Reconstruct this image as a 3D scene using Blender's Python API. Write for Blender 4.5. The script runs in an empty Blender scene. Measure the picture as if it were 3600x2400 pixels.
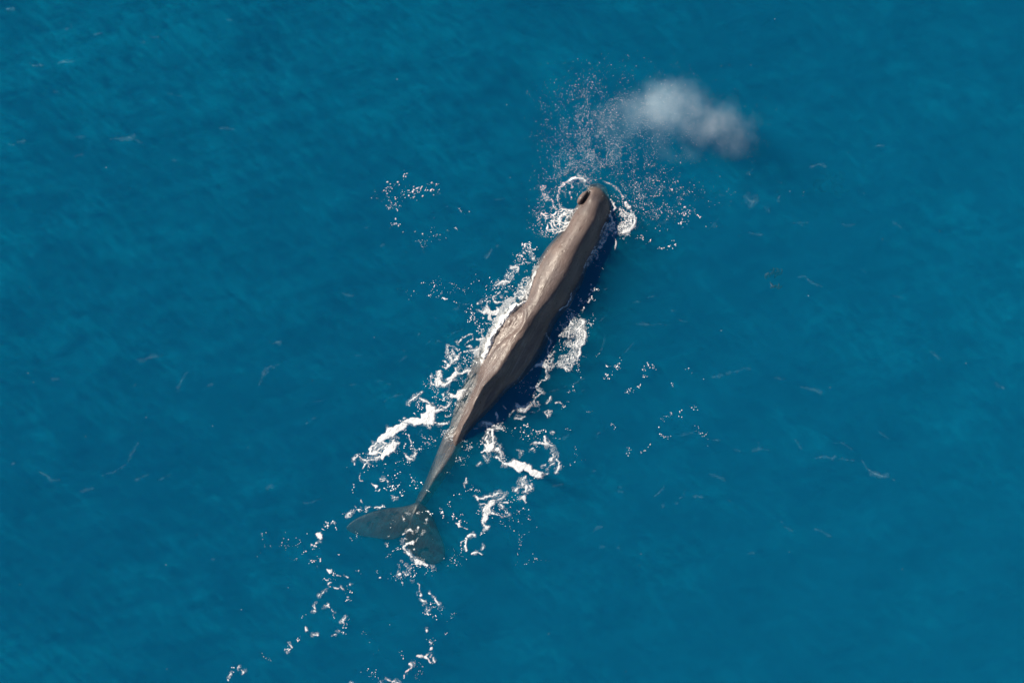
import bpy, math
import numpy as np

# ------------------------------------------------------------------ camera, sky, sun, exposure
scene = bpy.context.scene
COL = scene.collection

cam_data = bpy.data.cameras.new("camera")
cam_data.sensor_width = 36.0
cam_data.lens = 50.0
cam_data.clip_start = 0.5
cam_data.clip_end = 2000.0
cam = bpy.data.objects.new("camera", cam_data)
cam.location = (0.0, 0.0, 50.0)
cam.rotation_euler = (0.0, 0.0, 0.0)
COL.objects.link(cam)
scene.camera = cam

SUN_ELEV = math.radians(25.0)
SUN_AZ = math.radians(152.0)          # direction towards the sun, counter-clockwise from +X
world = bpy.data.worlds.new("World")
scene.world = world
world.use_nodes = True
wn = world.node_tree.nodes
wl = world.node_tree.links
wn.clear()
sky = wn.new("ShaderNodeTexSky")
sky.sky_type = 'NISHITA'
sky.sun_disc = False
sky.sun_elevation = SUN_ELEV
sky.sun_rotation = math.radians(90.0) - SUN_AZ
sky.air_density = 1.0
sky.dust_density = 0.0
sky.ozone_density = 3.0
bg = wn.new("ShaderNodeBackground")
bg.inputs["Strength"].default_value = 0.05
wo = wn.new("ShaderNodeOutputWorld")
wl.new(sky.outputs[0], bg.inputs[0])
wl.new(bg.outputs[0], wo.inputs[0])

sun_data = bpy.data.lights.new("sun", 'SUN')
sun_data.energy = 5.0
sun_data.angle = math.radians(0.6)
sun_data.color = (1.0, 0.89, 0.73)
sun = bpy.data.objects.new("sun", sun_data)
from mathutils import Vector
sd = Vector((math.cos(SUN_AZ) * math.cos(SUN_ELEV), math.sin(SUN_AZ) * math.cos(SUN_ELEV), math.sin(SUN_ELEV)))
sun.rotation_euler = (-sd).to_track_quat('-Z', 'Y').to_euler()
sun.location = sd * 60
COL.objects.link(sun)

scene.view_settings.view_transform = 'Standard'
scene.view_settings.look = 'None'
scene.view_settings.gamma = 1.0
scene.view_settings.exposure = 0.9
scene.view_settings.use_curve_mapping = False
scene.render.engine = 'CYCLES'
scene.cycles.max_bounces = 4
scene.cycles.transparent_max_bounces = 24
scene.cycles.volume_bounces = 3
scene.cycles.volume_step_rate = 1.0
scene.cycles.use_adaptive_sampling = True
scene.cycles.adaptive_threshold = 0.015
scene.cycles.adaptive_min_samples = 12
scene.cycles.use_denoising = True
try:
    scene.cycles.denoiser = 'OPENIMAGEDENOISE'
except Exception:
    pass
scene.cycles.sample_clamp_indirect = 4.0

# ------------------------------------------------------------------ helpers
def P2W(p):
    """plan position: 100 units of the survey sheet are one metre, y pointing down on the sheet"""
    p = np.asarray(p, float)
    return np.stack([(p[..., 0] - 1800.0) / 100.0, (1200.0 - p[..., 1]) / 100.0], -1)


def hash2(ix, iy, seed):
    n = (ix.astype(np.int64) * 374761393 + iy.astype(np.int64) * 668265263 + seed * 1442695041) & 0xFFFFFFFF
    n = ((n ^ (n >> 13)) * 1274126177) & 0xFFFFFFFF
    n = (n ^ (n >> 16)) & 0xFFFFFFFF
    n = (n * 2246822519) & 0xFFFFFFFF
    n = n ^ (n >> 15)
    return (n & 0xFFFFFF) / float(0xFFFFFF)


def vnoise(x, y, seed=0):
    ix = np.floor(x); iy = np.floor(y)
    fx = x - ix; fy = y - iy
    fx = fx * fx * (3 - 2 * fx); fy = fy * fy * (3 - 2 * fy)
    a = hash2(ix, iy, seed); b = hash2(ix + 1, iy, seed)
    c = hash2(ix, iy + 1, seed); d = hash2(ix + 1, iy + 1, seed)
    return (a * (1 - fx) + b * fx) * (1 - fy) + (c * (1 - fx) + d * fx) * fy - 0.5


def fbm(x, y, seed=0, octv=4, gain=0.5):
    s = 0.0; amp = 1.0
    for o in range(octv):
        s = s + amp * vnoise(x + 17.3 * o, y - 9.1 * o, seed + o * 31)
        x = x * 2.03; y = y * 2.03; amp *= gain
    return s


def worley(x, y, seed=0):
    ix = np.floor(x); iy = np.floor(y)
    f1 = np.full(x.shape, 9.0); f2 = np.full(x.shape, 9.0)
    for dx in (-1, 0, 1):
        for dy in (-1, 0, 1):
            cx = ix + dx; cy = iy + dy
            px = cx + 0.1 + 0.8 * hash2(cx, cy, seed); py = cy + 0.1 + 0.8 * hash2(cx, cy, seed + 77)
            d = np.hypot(x - px, y - py)
            m = d < f1
            f2 = np.where(m, f1, np.minimum(f2, d))
            f1 = np.where(m, d, f1)
    return f1, f2


def sstep(a, b, x):
    t = np.clip((x - a) / (b - a), 0, 1)
    return t * t * (3 - 2 * t)


def mesh_np(name, verts, faces, smooth=True):
    """fast mesh from arrays, faces (n,3) or (n,4)"""
    me = bpy.data.meshes.new(name)
    verts = np.ascontiguousarray(verts, np.float32)
    faces = np.ascontiguousarray(faces, np.int32)
    k = faces.shape[1]
    me.vertices.add(len(verts))
    me.vertices.foreach_set("co", verts.ravel())
    me.loops.add(faces.size)
    me.loops.foreach_set("vertex_index", faces.ravel())
    me.polygons.add(len(faces))
    me.polygons.foreach_set("loop_start", np.arange(0, faces.size, k, dtype=np.int32))
    try:
        me.polygons.foreach_set("loop_total", np.full(len(faces), k, np.int32))
    except Exception:
        pass
    me.update(calc_edges=True)
    me.validate()
    me.polygons.foreach_set("use_smooth", np.full(len(me.polygons), smooth))
    return me


def add_obj(name, me, mat=None, parent=None):
    o = bpy.data.objects.new(name, me)
    COL.objects.link(o)
    if mat is not None:
        me.materials.append(mat)
    if parent is not None:
        o.parent = parent
    return o


def tag(o, label=None, cat=None, kind=None, group=None):
    if label: o["label"] = label
    if cat: o["category"] = cat
    if kind: o["kind"] = kind
    if group: o["group"] = group
    return o


def new_mat(name):
    m = bpy.data.materials.new(name)
    m.use_nodes = True
    m.node_tree.nodes.clear()
    return m, m.node_tree.nodes, m.node_tree.links


def ramp(nodes, pts):
    r = nodes.new("ShaderNodeValToRGB")
    el = r.color_ramp.elements
    while len(el) > 1:
        el.remove(el[-1])
    el[0].position = pts[0][0]; el[0].color = (*pts[0][1], 1) if isinstance(pts[0][1], tuple) else (pts[0][1],) * 3 + (1,)
    for p, c in pts[1:]:
        e = el.new(p)
        e.color = (*c, 1) if isinstance(c, tuple) else (c, c, c, 1)
    return r


def water_h(x, y):
    """height of the sea surface in metres"""
    h = 0.020 * np.sin(0.9 * x * 0.6 + 0.9 * y * 0.8 + 0.4) + 0.014 * np.sin(1.7 * (x * 0.8 - y * 0.6) + 1.9)
    h = h + 0.030 * fbm(0.45 * (x + 0.5 * y), 0.9 * (y - 0.5 * x), 5, 4, 0.45)
    return h * 0.9


# ------------------------------------------------------------------ sea
def make_sea():
    def axis(half, fine, far):
        c = list(np.arange(0, half, fine))
        st = fine
        while c[-1] < far:
            st *= 1.25
            c.append(min(c[-1] + st, far))
        c = np.array(c)
        return np.concatenate([-c[:0:-1], c])
    xs = axis(18.9, 0.05, 400.0)
    ys = axis(12.9, 0.05, 400.0)
    X, Y = np.meshgrid(xs, ys)
    fade = 1 - sstep(60, 150, np.hypot(X, Y))
    Z = water_h(X, Y) * fade
    nx, ny = len(xs), len(ys)
    top = np.stack([X, Y, Z], -1).reshape(-1, 3)
    idx = np.arange(nx * ny).reshape(ny, nx)
    q = np.stack([idx[:-1, :-1], idx[:-1, 1:], idx[1:, 1:], idx[1:, :-1]], -1).reshape(-1, 4)
    # rim, going round the border, extruded down to a floor
    rim = np.concatenate([idx[0, :], idx[1:, -1], idx[-1, -2::-1], idx[-2:0:-1, 0]])
    low = top[rim].copy(); low[:, 2] = -25.0
    base = len(top)
    m = len(rim)
    r2 = np.roll(np.arange(m), -1)
    side = np.stack([rim[r2], rim, base + np.arange(m), base + r2], -1)
    cidx = base + m
    verts = np.concatenate([top, low, np.array([[0, 0, -25.0]])])
    tri = np.stack([base + r2, base + np.arange(m), np.full(m, cidx), np.full(m, cidx)], -1)
    faces = np.concatenate([q, side], 0)
    me = bpy.data.meshes.new("sea")
    # quads plus the fan of the floor
    V = verts.astype(np.float32)
    nq = len(faces)
    loops = np.concatenate([faces.ravel(), tri[:, :3].ravel()]).astype(np.int32)
    starts = np.concatenate([np.arange(nq) * 4, nq * 4 + np.arange(m) * 3]).astype(np.int32)
    me.vertices.add(len(V)); me.vertices.foreach_set("co", V.ravel())
    me.loops.add(len(loops)); me.loops.foreach_set("vertex_index", loops)
    me.polygons.add(len(starts)); me.polygons.foreach_set("loop_start", starts)
    me.update(calc_edges=True)
    me.validate()
    sm = np.zeros(len(me.polygons), bool); sm[:len(q)] = True
    me.polygons.foreach_set("use_smooth", sm)
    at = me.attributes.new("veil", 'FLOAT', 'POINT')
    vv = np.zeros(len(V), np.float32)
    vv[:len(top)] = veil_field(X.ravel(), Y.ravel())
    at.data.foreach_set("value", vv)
    return me


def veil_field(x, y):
    """pale blue share of the surface: painted ripple light, fine bubbles drawn out by the wind, wisps of tiny broken crests"""
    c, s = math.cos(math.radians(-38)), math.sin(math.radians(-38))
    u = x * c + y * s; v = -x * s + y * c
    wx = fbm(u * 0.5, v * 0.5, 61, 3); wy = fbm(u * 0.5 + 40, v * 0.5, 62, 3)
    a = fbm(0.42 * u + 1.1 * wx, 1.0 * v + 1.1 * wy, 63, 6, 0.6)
    broad = fbm(x * 0.075 + 3.1, y * 0.085, 64, 3) + 0.018 * (-x * 0.8 + y * 0.5)  # broad patches plus a painted brightness slope, lighter to the upper left
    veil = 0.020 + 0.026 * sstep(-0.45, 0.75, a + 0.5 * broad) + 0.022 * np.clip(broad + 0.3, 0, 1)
    # fine wind grain, ripple light painted as two crossing wave trains
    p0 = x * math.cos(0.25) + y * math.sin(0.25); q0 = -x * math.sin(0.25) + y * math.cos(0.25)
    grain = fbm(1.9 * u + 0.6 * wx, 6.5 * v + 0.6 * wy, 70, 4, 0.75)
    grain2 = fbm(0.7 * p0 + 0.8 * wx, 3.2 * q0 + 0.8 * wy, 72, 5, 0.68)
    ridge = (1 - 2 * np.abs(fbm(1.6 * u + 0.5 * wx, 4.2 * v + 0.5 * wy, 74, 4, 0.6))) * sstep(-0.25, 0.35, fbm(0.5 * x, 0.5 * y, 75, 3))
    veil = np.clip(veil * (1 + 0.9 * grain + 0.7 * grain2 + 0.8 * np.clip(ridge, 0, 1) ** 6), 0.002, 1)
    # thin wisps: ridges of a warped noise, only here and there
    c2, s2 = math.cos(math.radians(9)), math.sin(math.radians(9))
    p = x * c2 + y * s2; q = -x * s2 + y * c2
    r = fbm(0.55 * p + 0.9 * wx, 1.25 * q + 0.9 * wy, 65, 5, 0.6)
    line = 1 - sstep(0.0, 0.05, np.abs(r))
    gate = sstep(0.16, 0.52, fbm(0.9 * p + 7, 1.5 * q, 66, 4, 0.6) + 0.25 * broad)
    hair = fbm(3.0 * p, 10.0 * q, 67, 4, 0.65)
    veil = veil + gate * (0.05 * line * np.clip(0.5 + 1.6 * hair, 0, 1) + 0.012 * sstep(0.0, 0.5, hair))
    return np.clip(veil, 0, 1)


def sea_material():
    m, n, l = new_mat("sea_water")
    out = n.new("ShaderNodeOutputMaterial")
    tc = n.new("ShaderNodeTexCoord")
    mp = n.new("ShaderNodeMapping"); mp.inputs["Rotation"].default_value[2] = math.radians(-28)
    mp.inputs["Scale"].default_value = (1.0, 2.0, 1.0)
    l.new(tc.outputs["Object"], mp.inputs["Vector"])
    n1 = n.new("ShaderNodeTexNoise"); n1.inputs["Scale"].default_value = 3.0; n1.inputs["Detail"].default_value = 4; n1.inputs["Roughness"].default_value = 0.6
    l.new(mp.outputs[0], n1.inputs["Vector"])
    bmp = n.new("ShaderNodeBump"); bmp.inputs["Strength"].default_value = 0.5; bmp.inputs["Distance"].default_value = 0.06
    l.new(n1.outputs["Fac"], bmp.inputs["Height"])
    # Schlick reflectance, the same from above and below (the water body is not refracted here)
    ge = n.new("ShaderNodeNewGeometry")
    dt = n.new("ShaderNodeVectorMath"); dt.operation = 'DOT_PRODUCT'
    l.new(ge.outputs["Incoming"], dt.inputs[0]); l.new(ge.outputs["Normal"], dt.inputs[1])
    ab = n.new("ShaderNodeMath"); ab.operation = 'ABSOLUTE'; l.new(dt.outputs["Value"], ab.inputs[0])
    om = n.new("ShaderNodeMath"); om.operation = 'SUBTRACT'; om.inputs[0].default_value = 1.0; l.new(ab.outputs[0], om.inputs[1]); om.use_clamp = True
    pw = n.new("ShaderNodeMath"); pw.operation = 'POWER'; l.new(om.outputs[0], pw.inputs[0]); pw.inputs[1].default_value = 5.0
    fr = n.new("ShaderNodeMath"); fr.operation = 'MULTIPLY_ADD'; l.new(pw.outputs[0], fr.inputs[0]); fr.inputs[1].default_value = 0.98; fr.inputs[2].default_value = 0.02
    gl = n.new("ShaderNodeBsdfGlossy"); gl.inputs["Roughness"].default_value = 0.09
    gl.inputs["Color"].default_value = (0.75, 0.9, 1, 1)
    l.new(bmp.outputs[0], gl.inputs["Normal"])
    tr = n.new("ShaderNodeBsdfTransparent")
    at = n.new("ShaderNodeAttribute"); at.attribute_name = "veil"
    veil = n.new("ShaderNodeBsdfDiffuse"); veil.inputs["Color"].default_value = (0.0, 0.58, 0.85, 1)  # blue diffuse layer stands in for ripple sheen and light from below
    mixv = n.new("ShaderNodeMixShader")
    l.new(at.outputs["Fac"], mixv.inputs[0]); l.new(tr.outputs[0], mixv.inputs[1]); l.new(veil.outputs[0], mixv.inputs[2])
    mixs = n.new("ShaderNodeMixShader")
    l.new(fr.outputs[0], mixs.inputs[0]); l.new(mixv.outputs[0], mixs.inputs[1]); l.new(gl.outputs[0], mixs.inputs[2])
    l.new(mixs.outputs[0], out.inputs["Surface"])
    # the water body: absorbs red, scatters blue-green
    vs = n.new("ShaderNodeVolumeScatter")
    vs.inputs["Color"].default_value = (0.01, 0.60, 1.0, 1); vs.inputs["Density"].default_value = 0.36
    vs.inputs["Anisotropy"].default_value = -0.2
    va = n.new("ShaderNodeVolumeAbsorption")
    va.inputs["Color"].default_value = (0.0, 0.40, 0.64, 1); va.inputs["Density"].default_value = 0.86
    ad = n.new("ShaderNodeAddShader")
    l.new(vs.outputs[0], ad.inputs[0]); l.new(va.outputs[0], ad.inputs[1])
    l.new(ad.outputs[0], out.inputs["Volume"])
    return m


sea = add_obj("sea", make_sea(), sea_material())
tag(sea, "deep blue open sea with faint ripples and wind streaks around the whale", "sea", "structure")

# ------------------------------------------------------------------ whale
O_PX = np.array([2095.0, 665.0])
B = np.array([-0.488, 0.873])       # towards the tail, on the sheet
N = np.array([0.873, 0.488])        # towards the whale's right, on the sheet
S0 = 7.0


def to_sn(p):
    d = (np.asarray(p, float) - O_PX) / 100.0
    return np.stack([d @ B, d @ N], -1)


def sn_curve(pts, extra=()):
    a = to_sn(pts)
    a = np.concatenate([a, np.array(extra, float).reshape(-1, 2)])
    a = a[np.argsort(a[:, 0])]
    return a


LW = sn_curve([(2056, 702), (2044, 716), (2034, 729), (2019, 752), (2006, 774), (1994, 800), (1978, 820), (1957, 845),
               (1938, 866), (1920, 894), (1897, 933), (1885, 956), (1872, 992), (1867, 1010), (1859, 1043), (1846, 1062),
               (1815, 1082), (1785, 1106), (1762, 1138), (1740, 1171), (1722, 1204), (1704, 1250), (1690, 1283), (1685, 1319),
               (1678, 1347), (1668, 1367), (1650, 1408), (1630, 1449), (1613, 1487), (1603, 1518)],
              [(-0.30, 0.05), (-0.22, -0.12), (-0.08, -0.24), (0.10, -0.20), (10.3, -0.30), (10.9, -0.30), (11.5, -0.24), (12.1, -0.19), (12.6, -0.19), (13.2, -0.08)])
RW = sn_curve([(2144, 716), (2146, 734), (2140, 754), (2128, 785), (2116, 800), (2109, 831),
               (2091, 866), (2076, 892), (2060, 922), (2050, 946), (2040, 979), (2028, 1002), (2010, 1025), (2002, 1048),
               (1984, 1073), (1960, 1096), (1940, 1122), (1928, 1147), (1918, 1172), (1904, 1206), (1890, 1232), (1874, 1257),
               (1848, 1295), (1817, 1334), (1776, 1360), (1751, 1388), (1731, 1416), (1700, 1446), (1667, 1480), (1644, 1510), (1625, 1535)],
              [(-0.30, 0.25), (-0.22, 0.35), (-0.08, 0.43), (0.05, 0.46), (10.3, 0.28), (11.0, 0.33), (11.5, 0.28), (12.1, 0.22), (12.6, 0.18), (13.2, 0.08)])
RG = sn_curve([(2086, 693), (2085, 723), (2077, 767), (2053, 805), (2030, 851), (2013, 889), (1990, 948), (1976, 980), (1950, 1020),
               (1925, 1055), (1896, 1090), (1872, 1122), (1853, 1153), (1833, 1182), (1810, 1208), (1788, 1242), (1762, 1283), (1749, 1304), (1720, 1334),
               (1700, 1352), (1688, 1378), (1670, 1408), (1664, 1429), (1651, 1457), (1631, 1490), (1616, 1525), (1603, 1561), (1590, 1595),
               (1568, 1628), (1552, 1652), (1533, 1674), (1505, 1723), (1471, 1778), (1446, 1816)], [(-0.30, 0.12), (-0.05, 0.10)])


def itab(tab, s):
    t = np.array(tab, float)
    return np.interp(s, t[:, 0], t[:, 1])


def smooth1(a, k):
    ker = np.hanning(k + 2)[1:-1]; ker /= ker.sum()
    p = np.pad(a, k // 2, mode='edge')
    return np.convolve(p, ker, 'valid')[:len(a)]


ZR = [(-0.30, -0.45), (-0.22, -0.22), (-0.10, -0.04), (0.0, 0.08), (0.15, 0.19), (0.4, 0.34), (0.9, 0.44), (1.6, 0.49), (3, 0.54), (4.4, 0.55), (5.3, 0.54), (6.2, 0.58),
      (6.9, 0.62), (7.4, 0.70), (7.8, 0.78), (7.95, 0.78), (8.08, 0.66), (8.35, 0.55), (8.72, 0.57), (8.86, 0.46), (9.3, 0.36), (9.75, 0.2), (10.1, 0.06),
      (10.4, -0.02), (11, -0.09), (12, -0.17), (12.7, -0.25), (13.2, -0.34)]
ZW = [(-0.30, -0.55), (-0.2, -0.4), (-0.08, -0.2), (0.06, 0.0), (9.95, 0.0), (10.15, -0.05), (10.4, -0.14), (11, -0.28), (12, -0.38), (12.7, -0.42), (13.2, -0.46)]
SHL = [(-.3, .8), (0, .85), (4.6, .88), (5.4, .62), (6.3, .50), (7.2, .55), (8, .55), (9.8, .5), (10.6, .6), (13.2, .6)]
SHR = [(-.3, .8), (0, .80), (.6, .62), (4.6, .58), (5.6, .52), (6.3, .50), (7.2, .46), (8, .38), (8.8, .42), (9.8, .5), (10.6, .6), (13.2, .6)]
ML = [(-.3, .02), (0, .08), (1, .11), (2.5, .12), (4, .16), (6, .2), (7, .28), (7.8, .38), (8.5, .42), (9.3, .34), (10, .24), (10.5, .10), (11, .06), (12, .03), (13.2, .02)]
MR = [(-.3, .02), (0, .08), (1, .12), (2.5, .14), (4, .18), (6, .2), (7.5, .16), (9, .12), (10, .08), (11, .05), (13.2, .02)]
DM = [(-.3, .08), (0, .22), (1, .42), (3, .5), (6, .45), (7.5, .26), (8.5, .24), (9.3, .24), (10, .22), (11, .2), (12, .16), (13.2, .1)]
DK = [(-.3, .75), (0, 1.1), (1, 1.5), (3, 1.75), (6, 1.55), (8, 1.2), (9.5, .95), (11, .82), (12.3, .72), (13.2, .6)]


def closed_spline(ctrl, m):
    """periodic Catmull-Rom through ctrl (k,2), m samples per span"""
    k = len(ctrl)
    out = []
    t = np.linspace(0, 1, m, endpoint=False)[:, None]
    for i in range(k):
        p0, p1, p2, p3 = ctrl[(i - 1) % k], ctrl[i], ctrl[(i + 1) % k], ctrl[(i + 2) % k]
        # tangents scaled by chord so uneven spacing does not overshoot
        d1 = np.linalg.norm(p2 - p1) + 1e-6; d0 = np.linalg.norm(p1 - p0) + 1e-6; d2 = np.linalg.norm(p3 - p2) + 1e-6
        m1 = d1 * ((p1 - p0) / d0 * d1 + (p2 - p1) / d1 * d0) / (d0 + d1)
        m2 = d1 * ((p2 - p1) / d1 * d2 + (p3 - p2) / d2 * d1) / (d1 + d2)
        h00 = 2 * t ** 3 - 3 * t ** 2 + 1; h10 = t ** 3 - 2 * t ** 2 + t
        h01 = -2 * t ** 3 + 3 * t ** 2; h11 = t ** 3 - t ** 2
        out.append(h00 * p1 + h10 * m1 + h01 * p2 + h11 * m2)
    return np.concatenate(out)


def loft(rings, cap=True):
    R, M, _ = rings.shape
    verts = rings.reshape(-1, 3)
    i = np.arange(R - 1)[:, None] * M
    j = np.arange(M)[None, :]
    j2 = (j + 1) % M
    f = np.stack([i + j, i + j2, i + M + j2, i + M + j], -1).reshape(-1, 4)
    faces = [tuple(int(v) for v in q) for q in f]
    if cap:
        faces.append(tuple(int(v) for v in range(M - 1, -1, -1)))
        faces.append(tuple(int(v) for v in range((R - 1) * M, R * M)))
    return verts, faces


def body_rings():
    s = np.concatenate([np.linspace(-0.30, 0.4, 22), np.linspace(0.44, 13.2, 300)])
    k = 9
    nl = smooth1(np.interp(s, LW[:, 0], LW[:, 1]), 15)
    nr = smooth1(np.interp(s, RW[:, 0], RW[:, 1]), 15)
    ng = smooth1(np.interp(s, RG[:, 0], RG[:, 1]) - itab([(-.3, -.02), (.3, -.10), (1, -.12), (2, -.06), (4, .02), (5, .05), (6.2, .03), (7, 0), (13, 0)], s), k)
    zr = smooth1(itab(ZR, s), 5); zw = smooth1(itab(ZW, s), 5)
    shl = smooth1(itab(SHL, s), 9); shr = smooth1(itab(SHR, s), 9)
    ml = smooth1(itab(ML, s), 9); mr = smooth1(itab(MR, s), 9)
    dm = smooth1(itab(DM, s), 9); dk = smooth1(itab(DK, s), 9)
    rings = []
    for i in range(len(s)):
        c = np.array([
            (ng[i], zr[i]),
            (ng[i] + 0.5 * (nr[i] - ng[i]), zw[i] + (zr[i] - zw[i]) * shr[i]),
            (nr[i], zw[i]),
            (nr[i] + mr[i], zw[i] - dm[i]),
            (0.62 * nr[i] + 0.38 * ng[i], zw[i] - 0.3 * dm[i] - 0.72 * dk[i]),
            (0.5 * (nl[i] + nr[i]), -dk[i] + min(0, zw[i]) * 0.5),
            (0.62 * nl[i] + 0.38 * ng[i], zw[i] - 0.3 * dm[i] - 0.72 * dk[i]),
            (nl[i] - ml[i], zw[i] - dm[i]),
            (nl[i], zw[i]),
            (ng[i] + 0.5 * (nl[i] - ng[i]), zw[i] + (zr[i] - zw[i]) * shl[i]),
        ])
        q = closed_spline(c, 10)
        rings.append(np.stack([q[:, 0], np.full(len(q), S0 - s[i]), q[:, 1]], -1))
    return np.array(rings)


def px_local(p):
    sn = to_sn(p)
    return np.stack([sn[..., 1], S0 - sn[..., 0]], -1)


def resample(pts, n):
    pts = np.asarray(pts, float)
    d = np.concatenate([[0], np.cumsum(np.linalg.norm(np.diff(pts, axis=0), axis=1))])
    t = np.linspace(0, d[-1], n)
    return np.stack([np.interp(t, d, pts[:, k]) for k in range(pts.shape[1])], -1)


def fluke(lead, trail, z0, z1):
    U, V = 40, 16
    L = px_local(resample(lead, U)); T = px_local(resample(trail, U))
    for k in (0, 1):
        L[:, k] = smooth1(L[:, k], 7); T[:, k] = smooth1(T[:, k], 7)
    rings = []
    for i in range(U):
        u = i / (U - 1)
        v = np.linspace(0, 1, V)
        pts = L[i] * (1 - v[:, None]) + T[i] * v[:, None]
        zc = z0 + (z1 - z0) * u ** 1.2
        th = (0.14 * (1 - u) + 0.025) * np.sqrt(np.clip(np.sin(np.pi * np.clip(v * 0.92 + 0.04, 0, 1)) * (1.25 - 0.6 * v), 0, None)) + 0.022
        up = np.concatenate([pts, (zc + th)[:, None]], 1)
        dn = np.concatenate([pts, (zc - th)[:, None]], 1)
        rings.append(np.concatenate([up, dn[::-1]]))
    return np.array(rings)


def ellipsoid_rings(c, d, hl, hw, hh, n=14, m=20):
    d = np.asarray(d, float); d /= np.linalg.norm(d); w = np.array([d[1], -d[0]])
    rings = []
    for i in range(n):
        a = -math.pi / 2 + math.pi * (i + 0.5) / n
        r = math.cos(a)
        b = np.linspace(0, 2 * math.pi, m, endpoint=False)
        xy = c[:2] + np.outer(np.full(m, math.sin(a) * hl), d) + np.outer(np.cos(b) * r * hw, w)
        rings.append(np.concatenate([xy, (c[2] + np.sin(b) * r * hh)[:, None]], 1))
    return np.array(rings)


FOLD = px_local([(1856, 1066), (1841, 1084), (1843, 1104), (1839, 1130), (1826, 1156), (1803, 1174), (1772, 1198), (1735, 1236), (1700, 1290)])
SLIT = px_local([(2049, 714), (2060, 697), (2073, 678)])


def seg_dist(p, line):
    """distance of points (n,2) to a polyline and signed side (+ to its left)"""
    best = np.full(len(p), 1e9); side = np.zeros(len(p)); par = np.zeros(len(p))
    k = len(line) - 1
    for i in range(k):
        a, b = line[i], line[i + 1]
        ab = b - a
        t = np.clip(((p - a) @ ab) / (ab @ ab), 0, 1)
        q = a + t[:, None] * ab
        d = np.hypot(*(p - q).T)
        m = d < best
        cr = ab[0] * (p[:, 1] - a[1]) - ab[1] * (p[:, 0] - a[0])
        best = np.where(m, d, best); side = np.where(m, np.sign(cr), side); par = np.where(m, (i + t) / k, par)
    return best, side, par


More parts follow.
